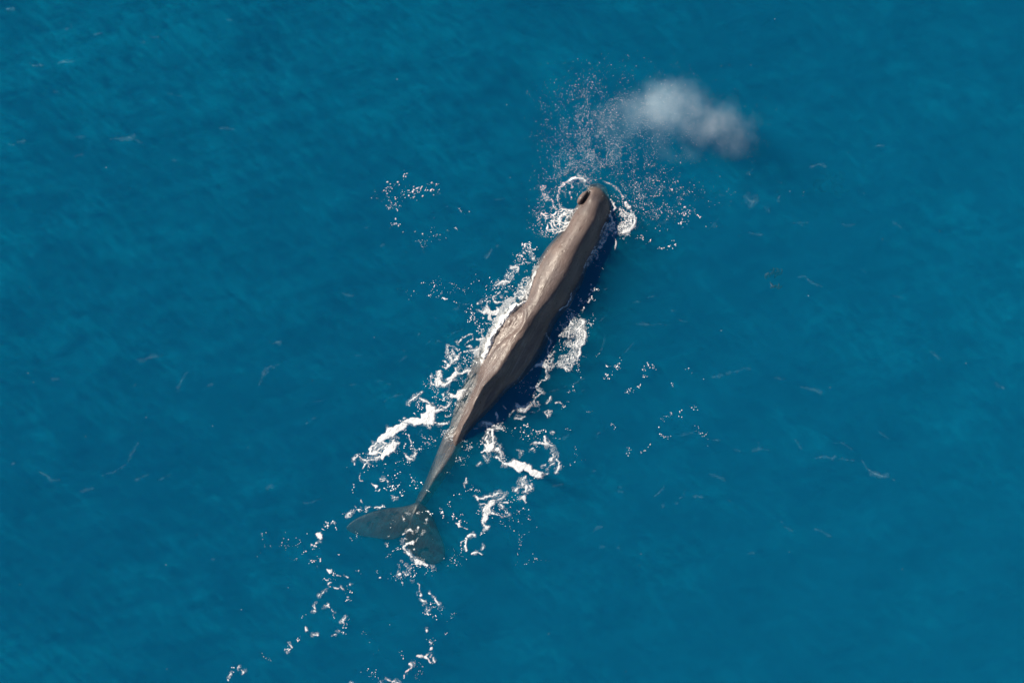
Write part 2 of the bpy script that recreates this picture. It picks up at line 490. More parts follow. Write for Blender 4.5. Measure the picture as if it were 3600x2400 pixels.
def make_body():
    vs, fs = [], []
    off = 0
    lobe_c = np.append(px_local((2049, 694)), -0.02)
    lobe_d = px_local((2072, 674)) - px_local((2040, 714))
    parts = [body_rings(),
             fluke([(1476, 1762), (1437, 1779), (1408, 1785), (1354, 1790), (1303, 1803), (1255, 1822), (1226, 1840), (1208, 1862)],
                   [(1438, 1842), (1426, 1872), (1402, 1893), (1373, 1902), (1329, 1898), (1271, 1890), (1230, 1880), (1210, 1866)], -0.30, -0.56),
             fluke([(1470, 1764), (1502, 1788), (1513, 1806), (1527, 1835), (1540, 1867), (1553, 1899), (1566, 1937), (1562, 1970)],
                   [(1436, 1842), (1424, 1880), (1420, 1912), (1437, 1937), (1462, 1962), (1498, 1986), (1532, 1990), (1558, 1976)], -0.28, -0.42),
             ellipsoid_rings(lobe_c, lobe_d, 0.29, 0.125, 0.20)]
    for r in parts:
        v, f = loft(r)
        vs.append(v); fs += [tuple(a + off for a in q) for q in f]; off += len(v)
    me = bpy.data.meshes.new("body_raw")
    me.from_pydata(np.concatenate(vs).tolist(), [], fs)
    me.update()
    import bmesh
    bm = bmesh.new(); bm.from_mesh(me); bmesh.ops.recalc_face_normals(bm, faces=bm.faces); bm.to_mesh(me); bm.free()
    tmp = bpy.data.objects.new("body_raw", me)
    COL.objects.link(tmp)
    rm = tmp.modifiers.new("r", 'REMESH'); rm.mode = 'VOXEL'; rm.voxel_size = 0.026
    smo = tmp.modifiers.new("s", 'SMOOTH'); smo.iterations = 2; smo.factor = 0.5
    dg = bpy.context.evaluated_depsgraph_get()
    me2 = bpy.data.meshes.new_from_object(tmp.evaluated_get(dg))
    bpy.data.objects.remove(tmp)
    n = len(me2.vertices)
    co = np.empty(n * 3); me2.vertices.foreach_get("co", co); co = co.reshape(-1, 3)
    no = np.empty(n * 3); me2.vertices.foreach_get("normal", no); no = no.reshape(-1, 3)
    s = S0 - co[:, 1]; nn = co[:, 0]
    up = sstep(0.0, 0.35, no[:, 2])
    # skin: prune-like lengthwise wrinkles behind the head, broad dents, small pocks
    wr = sstep(3.2, 6.0, s) * (1 - 0.75 * sstep(10.2, 11.5, s))
    ang = nn + co[:, 2] * 0.8
    d = wr * (0.010 * fbm(s * 0.8 + 0.6 * ang, ang * 9.0, 3, 4, 0.55) + 0.010 * fbm(s * 2.6, ang * 17.0, 8, 3))
    d += 0.007 * fbm(s * 1.1, nn * 1.6, 21, 3)
    d += 0.006 * sstep(1.8, 4.0, s) * (1 - sstep(8, 9.5, s)) * fbm(s * 5.5, nn * 6.5, 33, 3)
    # pocks and lumps
    f1, f2 = worley(s * 2.3, nn * 2.6, 4)
    d -= 0.010 * (1 - sstep(0.03, 0.10, f1)) * sstep(0.5, 1.0, s) * (1 - sstep(6, 7, s))
    co = co + no * d[:, None]
    # fold along the left flank: the skin left of it lies lower, washed by water
    fd, side, par = seg_dist(co[:, :2], FOLD)
    win = sstep(0.0, 0.12, par) * (1 - sstep(0.80, 1.0, par))
    outer = np.where(side < 0, 1.0, -1.0)          # sign fixed below by test
    test = px_local((1790, 1150))[None]
    _, ts, _ = seg_dist(test, FOLD)
    outer = np.where(side == ts[0], 1.0, -1.0)
    sd_ = fd * outer
    drop = sstep(-0.01, 0.05, sd_) * (1 - sstep(0.22, 0.5, sd_)) * 0.07
    lip = np.exp(-((sd_ + 0.06) / 0.05) ** 2) * 0.02
    panel = sstep(0.02, 0.08, sd_) * (1 - sstep(0.4, 0.7, sd_))
    rip = 0.016 * panel * fbm(s * 9.0, nn * 11.0, 55, 3)
    co[:, 2] += up * win * (-drop + lip + rip)
    # hollow on the right of the hump and its knuckles
    def dent(p, rx, ry, amt):
        q = co[:, :2] - px_local(p)
        return amt * np.exp(-((q[:, 0] / rx) ** 2 + (q[:, 1] / ry) ** 2))
    co[:, 2] -= up * (dent((1722, 1372), 0.13, 0.42, 0.10) + dent((1700, 1425), 0.10, 0.3, 0.05))
    co[:, 2] += up * dent((1775, 1330), 0.12, 0.5, 0.06)
    # groove of the blowhole
    gd, _, gp = seg_dist(co[:, :2], SLIT)
    co[:, 2] -= up * 0.14 * np.exp(-(gd / 0.045) ** 2)
    me2.vertices.foreach_set("co", co.ravel().astype(np.float32))
    me2.polygons.foreach_set("use_smooth", np.full(len(me2.polygons), True))
    me2.update()
    me2.name = "body"
    return me2


def skin_material():
    m, n, l = new_mat("whale_skin")
    out = n.new("ShaderNodeOutputMaterial")
    bs = n.new("ShaderNodeBsdfPrincipled")
    tc = n.new("ShaderNodeTexCoord")
    mp = n.new("ShaderNodeMapping"); mp.inputs["Scale"].default_value = (1.0, 0.22, 1.0)
    l.new(tc.outputs["Object"], mp.inputs["Vector"])
    n1 = n.new("ShaderNodeTexNoise"); n1.inputs["Scale"].default_value = 4.0; n1.inputs["Detail"].default_value = 8; n1.inputs["Roughness"].default_value = 0.6
    l.new(mp.outputs[0], n1.inputs["Vector"])
    n2 = n.new("ShaderNodeTexNoise"); n2.inputs["Scale"].default_value = 1.1; n2.inputs["Detail"].default_value = 6
    l.new(tc.outputs["Object"], n2.inputs["Vector"])
    r1 = ramp(n, [(0.30, (0.078, 0.060, 0.057)), (0.55, (0.116, 0.090, 0.085)), (0.75, (0.160, 0.126, 0.117))])
    l.new(n1.outputs["Fac"], r1.inputs["Fac"])
    r2 = ramp(n, [(0.3, (0.78, 0.80, 0.84)), (0.7, (1.1, 1.05, 1.0))])
    l.new(n2.outputs["Fac"], r2.inputs["Fac"])
    mx = n.new("ShaderNodeMix"); mx.data_type = 'RGBA'; mx.blend_type = 'MULTIPLY'; mx.inputs[0].default_value = 1.0
    l.new(r1.outputs[0], mx.inputs[6]); l.new(r2.outputs[0], mx.inputs[7])
    # thin pale scars
    mp3 = n.new("ShaderNodeMapping"); mp3.inputs["Scale"].default_value = (2.2, 0.5, 1.0); mp3.inputs["Rotation"].default_value[2] = 0.35
    l.new(tc.outputs["Object"], mp3.inputs["Vector"])
    vo = n.new("ShaderNodeTexVoronoi"); vo.feature = 'DISTANCE_TO_EDGE'; vo.inputs["Scale"].default_value = 1.3
    nd = n.new("ShaderNodeTexNoise"); nd.inputs["Scale"].default_value = 2.0
    l.new(tc.outputs["Object"], nd.inputs["Vector"])
    va = n.new("ShaderNodeMix"); va.data_type = 'VECTOR'; va.inputs[0].default_value = 0.35
    l.new(mp3.outputs[0], va.inputs[4]); l.new(nd.outputs["Color"], va.inputs[5])
    l.new(va.outputs[1], vo.inputs["Vector"])
    rs = ramp(n, [(0.0, 0.16), (0.010, 0.0)])
    l.new(vo.outputs["Distance"], rs.inputs["Fac"])
    nm = n.new("ShaderNodeTexNoise"); nm.inputs["Scale"].default_value = 1.7
    l.new(mp.outputs[0], nm.inputs["Vector"])
    rm = ramp(n, [(0.52, 0.0), (0.62, 1.0)])
    l.new(nm.outputs["Fac"], rm.inputs["Fac"])
    sm = n.new("ShaderNodeMath"); sm.operation = 'MULTIPLY'
    l.new(rs.outputs[0], sm.inputs[0]); l.new(rm.outputs[0], sm.inputs[1])
    mx2 = n.new("ShaderNodeMix"); mx2.data_type = 'RGBA'
    l.new(sm.outputs[0], mx2.inputs[0]); l.new(mx.outputs[2], mx2.inputs[6]); mx2.inputs[7].default_value = (0.45, 0.42, 0.40, 1)
    # pale lengthwise streaks behind the head
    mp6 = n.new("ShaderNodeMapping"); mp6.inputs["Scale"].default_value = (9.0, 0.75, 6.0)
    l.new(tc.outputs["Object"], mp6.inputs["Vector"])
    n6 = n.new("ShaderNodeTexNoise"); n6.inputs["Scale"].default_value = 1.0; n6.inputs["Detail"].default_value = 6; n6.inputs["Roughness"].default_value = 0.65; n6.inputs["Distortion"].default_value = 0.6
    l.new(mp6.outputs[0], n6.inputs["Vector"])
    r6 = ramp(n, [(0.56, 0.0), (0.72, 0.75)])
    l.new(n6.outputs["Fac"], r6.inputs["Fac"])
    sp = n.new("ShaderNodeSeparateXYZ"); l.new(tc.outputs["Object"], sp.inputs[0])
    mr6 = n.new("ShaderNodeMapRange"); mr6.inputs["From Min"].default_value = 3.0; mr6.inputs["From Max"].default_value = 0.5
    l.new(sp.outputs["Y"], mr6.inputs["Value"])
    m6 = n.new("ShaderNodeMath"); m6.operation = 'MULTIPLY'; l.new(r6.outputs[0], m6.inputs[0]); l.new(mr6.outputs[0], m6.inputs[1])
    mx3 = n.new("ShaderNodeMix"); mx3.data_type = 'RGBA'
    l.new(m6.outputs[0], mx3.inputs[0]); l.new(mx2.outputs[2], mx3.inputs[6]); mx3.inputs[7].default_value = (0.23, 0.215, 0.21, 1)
    # tail stock and flukes: dark skin, with dim underwater light painted in
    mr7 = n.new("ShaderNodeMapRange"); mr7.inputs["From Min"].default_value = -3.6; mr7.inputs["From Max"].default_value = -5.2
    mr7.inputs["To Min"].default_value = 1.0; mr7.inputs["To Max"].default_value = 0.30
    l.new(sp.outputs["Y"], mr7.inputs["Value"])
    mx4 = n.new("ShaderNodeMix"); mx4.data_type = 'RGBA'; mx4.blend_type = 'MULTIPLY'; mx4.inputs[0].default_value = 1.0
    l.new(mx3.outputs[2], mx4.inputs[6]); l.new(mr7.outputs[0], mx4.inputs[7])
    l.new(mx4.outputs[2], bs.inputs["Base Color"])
    # wet, uneven gloss
    n4 = n.new("ShaderNodeTexNoise"); n4.inputs["Scale"].default_value = 7.0; n4.inputs["Detail"].default_value = 5
    l.new(tc.outputs["Object"], n4.inputs["Vector"])
    rr = ramp(n, [(0.35, 0.26), (0.65, 0.48)])
    l.new(n4.outputs["Fac"], rr.inputs["Fac"])
    l.new(rr.outputs[0], bs.inputs["Roughness"])
    # fine relief
    n5 = n.new("ShaderNodeTexNoise"); n5.inputs["Scale"].default_value = 22.0; n5.inputs["Detail"].default_value = 6; n5.inputs["Roughness"].default_value = 0.65
    mp5 = n.new("ShaderNodeMapping"); mp5.inputs["Scale"].default_value = (1.0, 0.35, 1.0)
    l.new(tc.outputs["Object"], mp5.inputs["Vector"]); l.new(mp5.outputs[0], n5.inputs["Vector"])
    b1 = n.new("ShaderNodeBump"); b1.inputs["Strength"].default_value = 0.35; b1.inputs["Distance"].default_value = 0.03
    l.new(n5.outputs["Fac"], b1.inputs["Height"])
    b2 = n.new("ShaderNodeBump"); b2.inputs["Strength"].default_value = 0.14; b2.inputs["Distance"].default_value = 0.02
    l.new(n1.outputs["Fac"], b2.inputs["Height"]); l.new(b1.outputs[0], b2.inputs["Normal"])
    l.new(b2.outputs[0], bs.inputs["Normal"])
    bs.inputs["IOR"].default_value = 1.36
    bs.inputs["Specular IOR Level"].default_value = 0.38
    l.new(bs.outputs[0], out.inputs["Surface"])
    return m


root = bpy.data.objects.new("sperm_whale", None)
COL.objects.link(root)
base = P2W(O_PX + B * S0 * 100)
root.location = (base[0], base[1], 0.0)
root.rotation_euler = (0, 0, math.atan2(-N[1], N[0]))
tag(root, "brownish grey sperm whale swimming at the surface with submerged tail flukes", "whale")
skin = skin_material()
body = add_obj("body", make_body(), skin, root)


def make_blowhole():
    n = 24
    P = resample(px_local([(2048, 716), (2057, 702), (2065, 690), (2074, 677)]), n)
    m = 12
    rings = []
    for i in range(n):
        u = i / (n - 1)
        r = 0.046 * math.sqrt(max(1e-4, math.sin(math.pi * (0.02 + 0.96 * u))))
        t = P[min(i + 1, n - 1)] - P[max(i - 1, 0)]; t /= np.linalg.norm(t)
        w = np.array([t[1], -t[0]])
        a = np.linspace(0, 2 * math.pi, m, endpoint=False)
        wob = 1 + 0.15 * np.sin(5 * a + 9 * u)
        rings.append(np.concatenate([P[i] + np.outer(np.cos(a) * r * wob, w), (0.035 + 0.09 * math.sin(math.pi * min(1, u * 1.1)) * u + np.sin(a) * 0.035)[:, None]], 1))
    v, f = loft(np.array(rings))
    me = bpy.data.meshes.new("blowhole")
    me.from_pydata(v.tolist(), [], f)
    for p in me.polygons: p.use_smooth = True
    me.update()
    return me


bh_mat, n_, l_ = new_mat("blowhole_wet_dark")
o_ = n_.new("ShaderNodeOutputMaterial"); b_ = n_.new("ShaderNodeBsdfPrincipled")
t_ = n_.new("ShaderNodeTexCoord"); z_ = n_.new("ShaderNodeTexNoise"); z_.inputs["Scale"].default_value = 30
l_.new(t_.outputs["Object"], z_.inputs["Vector"])
r_ = ramp(n_, [(0.4, (0.012, 0.010, 0.011)), (0.7, (0.035, 0.028, 0.028))])
l_.new(z_.outputs["Fac"], r_.inputs["Fac"]); l_.new(r_.outputs[0], b_.inputs["Base Color"])
b_.inputs["Roughness"].default_value = 0.3
l_.new(b_.outputs[0], o_.inputs["Surface"])
bh = add_obj("blowhole", make_blowhole(), bh_mat, root)
bh["label"] = "dark open blowhole slit on the left of the snout"

#FOAM_HERE
# ------------------------------------------------------------------ foam
class Sheet:
    """survey sheet of one patch of sea: local marks times 1/k plus an offset"""
    def __init__(self, ox, oy, k):
        self.o = np.array([ox, oy], float); self.k = k

    def __call__(self, pts):
        return np.asarray(pts, float) / self.k + self.o


SA = Sheet(1800, 550, 3.92); SC = Sheet(1450, 1250, 3.92); SD = Sheet(1150, 1650, 3.136); SE = Sheet(1850, 200, 2.613)
SF = Sheet(1000, 1900, 3.136); SG = Sheet(1600, 1350, 2.613); SH = Sheet(1200, 550, 3.136); SI = Sheet(1450, 850, 3.92)
SJ = Sheet(1200, 1200, 3.92); SK = Sheet(1150, 1500, 3.92); SL = Sheet(1850, 1000, 3.92); SM = Sheet(900, 1750, 3.92)
SN = Sheet(700, 2000, 2.613); SO = Sheet(1950, 600, 7.84); SP = Sheet(2100, 450, 3.92)

FOAM = {}       # group -> list of (kind, points px, half width px, lace, density)


def L(group, sheet, w, lace, dens, pts, cell=9.0):
    FOAM.setdefault(group, []).append(('line', sheet(pts), np.atleast_1d(np.asarray(w, float)) / sheet.k, lace, dens, cell))


def A(group, sheet, lace, dens, pts, cell=9.0, edge=6.0):
    FOAM.setdefault(group, []).append(('area', sheet(pts), edge, lace, dens, cell))


g = "bow"
L(g, SO, [22, 30, 42, 45], .55, .8, [(1130, 495), (1030, 430), (930, 345), (870, 290)], 7)
L(g, SO, [40, 52, 55, 50, 40], .12, 1, [(880, 290), (760, 225), (640, 210), (530, 225), (440, 275)], 7)
L(g, SO, [34, 34, 36, 40], .45, .95, [(440, 275), (340, 310), (240, 375), (150, 470)], 6)
L(g, SO, [40, 40, 42, 44, 44], .75, .9, [(150, 470), (100, 580), (90, 700), (95, 820), (120, 930), (190, 1030)], 6)
L(g, SO, [40, 36, 30, 26], .7, .8, [(190, 1030), (300, 1090), (420, 1095), (540, 1092), (650, 1060)], 6)
L(g, SO, [20, 26, 26, 26, 22, 18], .65, .85, [(470, 240), (460, 350), (495, 440), (450, 520), (425, 620), (470, 720), (520, 850)], 5)
L(g, SO, 12, .4, .6, [(565, 480), (520, 575), (500, 640)], 5)
L(g, SO, 16, .8, .6, [(300, 480), (280, 600), (290, 760)], 5)
L(g, SO, [60, 50], .9, .45, [(560, 330), (760, 380), (900, 470)], 6)
L(g, SO, 14, .75, .6, [(860, 265), (1000, 255), (1150, 250), (1290, 205)], 5)
L(g, SO, [10, 15, 16, 16, 16, 18, 20], .45, .85, [(1330, 290), (1440, 335), (1560, 390), (1680, 460), (1770, 550), (1830, 640), (1890, 735)], 5)
L(g, SO, [30, 55, 65, 55, 40, 30], .55, 1, [(1910, 770), (1960, 880), (2050, 1040), (2150, 1180), (2225, 1330), (2215, 1440), (2140, 1560)], 6)
A(g, SA, .78, 1, [(1480, 700), (1560, 740), (1680, 840), (1700, 900), (1640, 1000), (1540, 1050), (1440, 1050), (1380, 990), (1440, 940), (1500, 920), (1540, 860), (1480, 800)], 6, 5)
L(g, SA, [10, 16, 18, 16], .4, 1, [(1690, 850), (1690, 920), (1630, 1005), (1540, 1045), (1430, 1045)], 6)
L(g, SA, [14, 16], .5, .9, [(1490, 720), (1500, 800), (1470, 830)], 5)
L(g, SA, [8, 14, 12, 16, 14, 14, 18, 14], .5, .85, [(1360, 590), (1390, 640), (1430, 720), (1370, 760), (1350, 820), (1400, 900), (1350, 950), (1290, 930)], 6)
L(g, SA, [14, 12], .55, .85, [(1380, 880), (1420, 940), (1375, 1000), (1410, 1040)], 6)
L(g, SA, [18, 14, 10, 9, 14, 10, 9, 12, 12, 8], .45, .8, [(1290, 910), (1245, 985), (1222, 1080), (1180, 1160), (1150, 1220), (1115, 1310), (1065, 1390), (1015, 1450), (995, 1520), (985, 1565)], 6)
L(g, SA, [12, 12, 14], .75, .6, [(1200, 1170), (1250, 1220), (1190, 1310), (1160, 1420)], 6)
L(g, SA, [6, 9, 9, 6], .45, .9, [(1380, 1080), (1430, 1150), (1440, 1220), (1412, 1290)], 5)
A(g, SA, .95, .95, [(360, 760), (470, 760), (560, 785), (700, 700), (800, 735), (930, 710), (880, 800), (830, 900), (800, 970), (720, 1020), (600, 1070), (440, 1050), (420, 980), (490, 920), (540, 870), (400, 850)], 11, 8)
A(g, SA, .5, .22, [(700, 720), (800, 740), (930, 710), (880, 800), (830, 900), (740, 900), (680, 820)], 12, 12)
L(g, SA, [10, 12, 9, 6], .1, 1, [(820, 895), (740, 930), (640, 900), (540, 850)], 8)
L(g, SA, [14, 14, 12, 8], .2, 1, [(810, 955), (710, 975), (600, 1005), (500, 1012)], 8)
L(g, SA, [12, 10, 8], .2, 1, [(795, 995), (690, 1030), (590, 1060)], 8)
L(g, SA, [8, 10, 12], .2, .9, [(690, 735), (800, 742), (935, 712)], 8)
L(g, SA, [22, 22], .85, .8, [(560, 600), (570, 700), (640, 760)], 5)
L(g, SA, [34, 36], .95, .8, [(430, 430), (440, 520), (490, 600)], 5)

g = "left"
A(g, SI, .35, .8, [(1320, 380), (1350, 330), (1430, 310), (1480, 340), (1470, 430), (1440, 440), (1430, 380), (1370, 390)], 6, 4)
L(g, SI, [10, 26, 30], .3, .35, [(1650, 400), (1700, 375), (1740, 340)], 8)
L(g, SI, [16, 18, 16, 14, 8], .15, 1, [(1705, 415), (1665, 490), (1640, 560), (1632, 610), (1612, 670)], 8)
A(g, SI, .85, .95, [(1700, 420), (1630, 470), (1540, 460), (1500, 540), (1430, 570), (1420, 640), (1390, 680), (1320, 690), (1390, 770), (1460, 810), (1590, 800), (1620, 720), (1650, 600)], 9, 8)
A(g, SI, .3, .3, [(1640, 500), (1540, 540), (1460, 640), (1400, 720), (1460, 810), (1590, 800), (1630, 640)], 12, 14)
L(g, SI, [8, 14, 18, 10, 8], .3, .95, [(1130, 600), (1190, 590), (1240, 550), (1290, 545), (1340, 565)], 7)
L(g, SI, [14, 10], .3, .95, [(1250, 540), (1260, 590), (1215, 605)], 7)
L(g, SI, [8, 12, 12, 8, 10, 8], .4, .9, [(1210, 690), (1160, 730), (1110, 770), (1120, 810), (1170, 840), (1240, 830)], 7)
L(g, SI, [8, 10, 10], .3, .9, [(1400, 460), (1370, 500), (1325, 520), (1320, 485)], 7)
for p in [(1350, 640), (1385, 655), (1285, 680), (1220, 760), (1300, 470), (1010, 880), (960, 888), (900, 850), (945, 830), (1650, 225), (1545, 240), (1500, 190)]:
    L(g, SI, 14, .4, .9, [p, (p[0] + 14, p[1] + 10)], 6)
L(g, SI, [16, 30, 34, 34, 36, 38, 40, 40, 38, 36, 34, 34], .03, 1, [(1570, 825), (1480, 862), (1400, 905), (1335, 970), (1285, 1030), (1235, 1110), (1180, 1190), (1125, 1260), (1080, 1340), (1045, 1420), (1015, 1500), (995, 1575)])
L(g, SJ, [34, 32, 30, 28, 20, 12], .06, 1, [(2050, -10), (2030, 60), (2000, 140), (1965, 220), (1935, 280), (1915, 330)])
L(g, SI, [40, 52, 56, 50, 44, 46, 50, 50, 44], .45, .55, [(1390, 800), (1290, 870), (1230, 960), (1170, 1060), (1120, 1140), (1085, 1220), (1020, 1300), (965, 1400), (900, 1540)], 10)
L(g, SJ, [50, 44, 36, 24], .5, .5, [(1960, 40), (1890, 130), (1860, 220), (1820, 320)], 10)
A(g, SI, .32, .95, [(880, 925), (960, 950), (1000, 895), (1060, 895), (1110, 940), (1180, 890), (1210, 940), (1170, 1010), (1100, 1030), (1105, 1085), (1060, 1095), (1030, 1065), (1040, 1010), (970, 990), (920, 975)], 7, 5)
L(g, SI, [8, 14, 16, 14, 10, 10, 8], .5, .9, [(640, 1380), (690, 1320), (780, 1275), (845, 1280), (830, 1335), (770, 1370), (720, 1420)], 7)
L(g, SI, [6, 12, 14, 12], .4, .9, [(962, 1195), (950, 1260), (980, 1320), (930, 1350), (880, 1345)], 7)
L(g, SI, [10, 8], .3, .9, [(610, 1380), (635, 1420)], 7)
L(g, SJ, [14, 22, 24, 26, 22, 14], .4, .95, [(1460, 55), (1470, 130), (1492, 205), (1530, 275), (1590, 245), (1640, 180)], 7)
L(g, SJ, [16, 18, 14], .5, .7, [(1530, 110), (1560, 180), (1600, 225)], 7)
L(g, SJ, [16, 16], .6, .5, [(1480, 60), (1560, 80), (1620, 130)], 8)
L(g, SJ, [8, 12, 14, 10], .5, .9, [(1600, 125), (1680, 75), (1780, 60), (1830, 105)], 7)
L(g, SJ, [8, 10, 10], .2, .95, [(1690, 145), (1780, 132), (1890, 108)], 7)
L(g, SJ, [12, 18, 20, 18, 12], .55, .95, [(1385, 265), (1440, 285), (1480, 325), (1450, 370), (1400, 345)], 6)
A(g, SJ, .45, .95, [(1290, 400), (1390, 385), (1400, 460), (1390, 540), (1440, 580), (1400, 625), (1300, 615), (1265, 550), (1300, 480)], 7, 5)
L(g, SJ, [10, 10, 10, 12], .4, .95, [(1245, 440), (1228, 520), (1255, 590), (1330, 615)], 7)
L(g, SJ, [14, 18, 16], .1, 1, [(1410, 605), (1480, 570), (1530, 535)], 7)
L(g, SJ, [12, 22, 24, 16, 14, 16, 10], .22, 1, [(1475, 520), (1540, 485), (1590, 430), (1650, 440), (1720, 412), (1775, 398), (1750, 455)], 8)
L(g, SJ, [10, 14], .2, .9, [(1580, 370), (1595, 430)], 8)
L(g, SJ, [8, 10, 10], .1, .95, [(1485, 600), (1490, 660), (1462, 700)])
A(g, SJ, .25, 1, [(1440, 690), (1500, 715), (1570, 710), (1610, 650), (1680, 640), (1745, 655), (1700, 700), (1690, 750), (1620, 815), (1560, 825), (1590, 780), (1530, 775), (1490, 740)], 8, 5)
L(g, SJ, [8, 6, 5], .2, .8, [(1690, 675), (1800, 640), (1880, 580)])
L(g, SJ, [8, 6, 4], .3, .7, [(1640, 800), (1720, 735), (1810, 650)])
L(g, SJ, [5, 5], .3, .6, [(1700, 700), (1780, 690), (1830, 660)])
L(g, SJ, [8, 8], .3, .7, [(1500, 760), (1505, 835)])
L(g, SJ, [12, 20, 16], .5, .9, [(1400, 720), (1430, 790), (1405, 845)], 7)
L(g, SJ, [8, 16, 18, 12, 12, 8], .15, .95, [(1115, 690), (1055, 730), (1000, 780), (940, 820), (918, 870), (940, 892)], 8)
L(g, SJ, [8, 12, 10], .2, .95, [(1070, 780), (1140, 812), (1222, 850)], 8)
L(g, SJ, [10, 12], .2, .45, [(1250, 848), (1285, 850)])
A(g, SJ, .10, 1, [(1165, 875), (1225, 868), (1280, 905), (1305, 945), (1390, 930), (1420, 960), (1330, 990), (1288, 995), (1292, 1080), (1270, 1145), (1210, 1150), (1120, 1140), (1010, 1160), (930, 1130), (850, 1110), (900, 1060), (960, 1040), (1080, 1052), (1090, 995), (1150, 980), (1180, 930)], 8, 4)
L(g, SJ, [8, 12, 12, 14, 10], .4, .95, [(1330, 950), (1370, 885), (1420, 920), (1470, 890), (1500, 850)], 7)
L(g, SJ, [7, 6, 5, 8], .2, .9, [(1430, 960), (1440, 1030), (1490, 1032), (1512, 1005)])
L(g, SJ, [12, 12, 14], .3, .95, [(1285, 1112), (1380, 1142), (1450, 1128)], 7)
L(g, SJ, [10, 10], .1, .95, [(1190, 1160), (1215, 1180)])
L(g, SJ, [12, 10], .5, .9, [(850, 1060), (900, 1050)], 6)
A(g, SJ, .13, 1, [(850, 1110), (915, 1135), (890, 1190), (810, 1245), (740, 1290), (690, 1312), (640, 1350), (585, 1380), (640, 1402), (600, 1435), (560, 1400), (500, 1392), (488, 1350), (520, 1308), (620, 1240), (650, 1178), (740, 1158), (800, 1138)], 8, 4)
L(g, SJ, [8, 10], .1, .95, [(640, 1170), (650, 1230)])
L(g, SJ, [16, 18, 20, 20, 16], .12, 1, [(500, 1400), (440, 1435), (392, 1490), (395, 1540), (450, 1558)], 8)
L(g, SJ, [10, 8, 10], .1, .9, [(545, 1402), (475, 1450), (440, 1510)])
L(g, SJ, [12, 10, 12], .1, 1, [(590, 1430), (520, 1490), (440, 1530)])
L(g, SJ, [10, 14, 12, 12, 14], .1, 1, [(690, 1310), (765, 1332), (705, 1370), (655, 1420), (600, 1460)])
A(g, SK, .16, 1, [(820, 265), (890, 212), (1002, 200), (950, 290), (930, 350), (840, 392), (775, 442), (735, 432), (742, 372), (640, 384), (600, 372), (660, 340), (750, 345), (780, 300)], 8, 4)
L(g, SK, [8, 14, 14, 14], .25, .95, [(478, 450), (560, 466), (640, 442), (730, 408)], 7)
L(g, SK, [14, 12], .5, .6, [(640, 455), (700, 440)], 6)
L(g, SK, [4, 6, 7, 4], .1, .9, [(560, 490), (520, 525), (497, 560), (488, 578)])
L(g, SK, [6, 5, 7, 5], .3, .9, [(462, 632), (450, 690), (458, 738), (510, 750)], 6)
L(g, SK, [4, 7], .1, .9, [(560, 745), (630, 785)])
A(g, SK, .1, .95, [(625, 785), (680, 785), (705, 810), (685, 850), (665, 830), (640, 815)], 8, 3)
L(g, SK, [14, 12], .2, .8, [(365, 435), (420, 400)])
L(g, SK, [12, 10], .2, .6, [(450, 400), (462, 425)])
L(g, SK, [5, 7], .1, .9, [(373, 478), (381, 522)])
L(g, SK, [6, 10, 6], .1, .9, [(1130, 110), (1142, 170), (1166, 222)])
L(g, SK, [7, 10, 14, 8], .1, .95, [(1060, 360), (1100, 410), (1150, 445), (1190, 435)])
L(g, SK, [5, 8, 16, 14], .45, .9, [(1160, 410), (1205, 400), (1240, 365), (1215, 350)], 6)
L(g, SK, [8, 9, 8], .2, .9, [(740, 718), (800, 706), (836, 750)])
L(g, SK, [7, 7], .2, .9, [(735, 750), (785, 740)])
L(g, SK, [5, 8], .1, .9, [(806, 858), (824, 888)])
L(g, SK, [12, 7], .1, .6, [(465, 1010), (490, 1050)])
L(g, SK, [12, 10, 14, 12, 14], .2, .95, [(560, 1110), (620, 1098), (680, 1105), (720, 1110), (770, 1100)], 6)
L(g, SK, [12, 10], .1, .95, [(930, 968), (980, 965)])
L(g, SK, [7, 7, 7, 7], .8, .9, [(1345, 140), (1380, 200), (1420, 245), (1510, 265)], 5)
L(g, SK, [30, 34, 20], .9, .8, [(1640, 150), (1720, 120), (1770, 170)], 6)
L(g, SK, [14, 16, 12], .85, .7, [(1600, 110), (1640, 60), (1700, 20)], 6)

g = "right"
L(g, SL, [7, 9, 10, 14, 12, 10, 9, 9, 10, 10], .4, .75, [(612, 95), (620, 170), (600, 230), (560, 292), (500, 322), (400, 372), (300, 440), (240, 490), (210, 560), (215, 615)], 6)
L(g, SL, [10, 9, 8, 10, 7], .45, .75, [(215, 615), (270, 670), (310, 740), (340, 800), (300, 880), (290, 930)], 6)
L(g, SL, [6, 8], .4, .7, [(640, 90), (685, 135)], 6)
L(g, SL, [8, 10, 8], .5, .7, [(500, 330), (570, 342), (650, 352)], 6)
A(g, SL, .9, .55, [(225, 490), (350, 480), (330, 560), (300, 640), (260, 640), (215, 600)], 5, 5)
A(g, SL, .9, .5, [(310, 740), (420, 740), (370, 820), (330, 850)], 5, 5)
A(g, SL, 1.2, .9, [(620, 360), (720, 460), (810, 470), (825, 560), (835, 700), (815, 820), (745, 900), (745, 980), (705, 1045), (650, 1090), (655, 1180), (610, 1215), (560, 1175), (480, 1155), (425, 1190), (415, 1100), (440, 970), (560, 950), (590, 880), (500, 850), (470, 800), (560, 740), (430, 730), (430, 680), (500, 620), (470, 520), (560, 590), (600, 450)], 5, 6)
A(g, SL, 1.05, 1, [(690, 610), (770, 600), (815, 660), (820, 800), (745, 890), (735, 980), (690, 1040), (600, 1060), (540, 1040), (600, 960), (640, 900), (620, 820), (690, 760)], 5, 5)
L(g, SL, [8, 14, 18, 20, 22, 20, 14, 12, 12], .2, 1, [(760, 480), (800, 520), (745, 570), (700, 622), (770, 615), (810, 665), (800, 740), (815, 800), (770, 850)], 6)
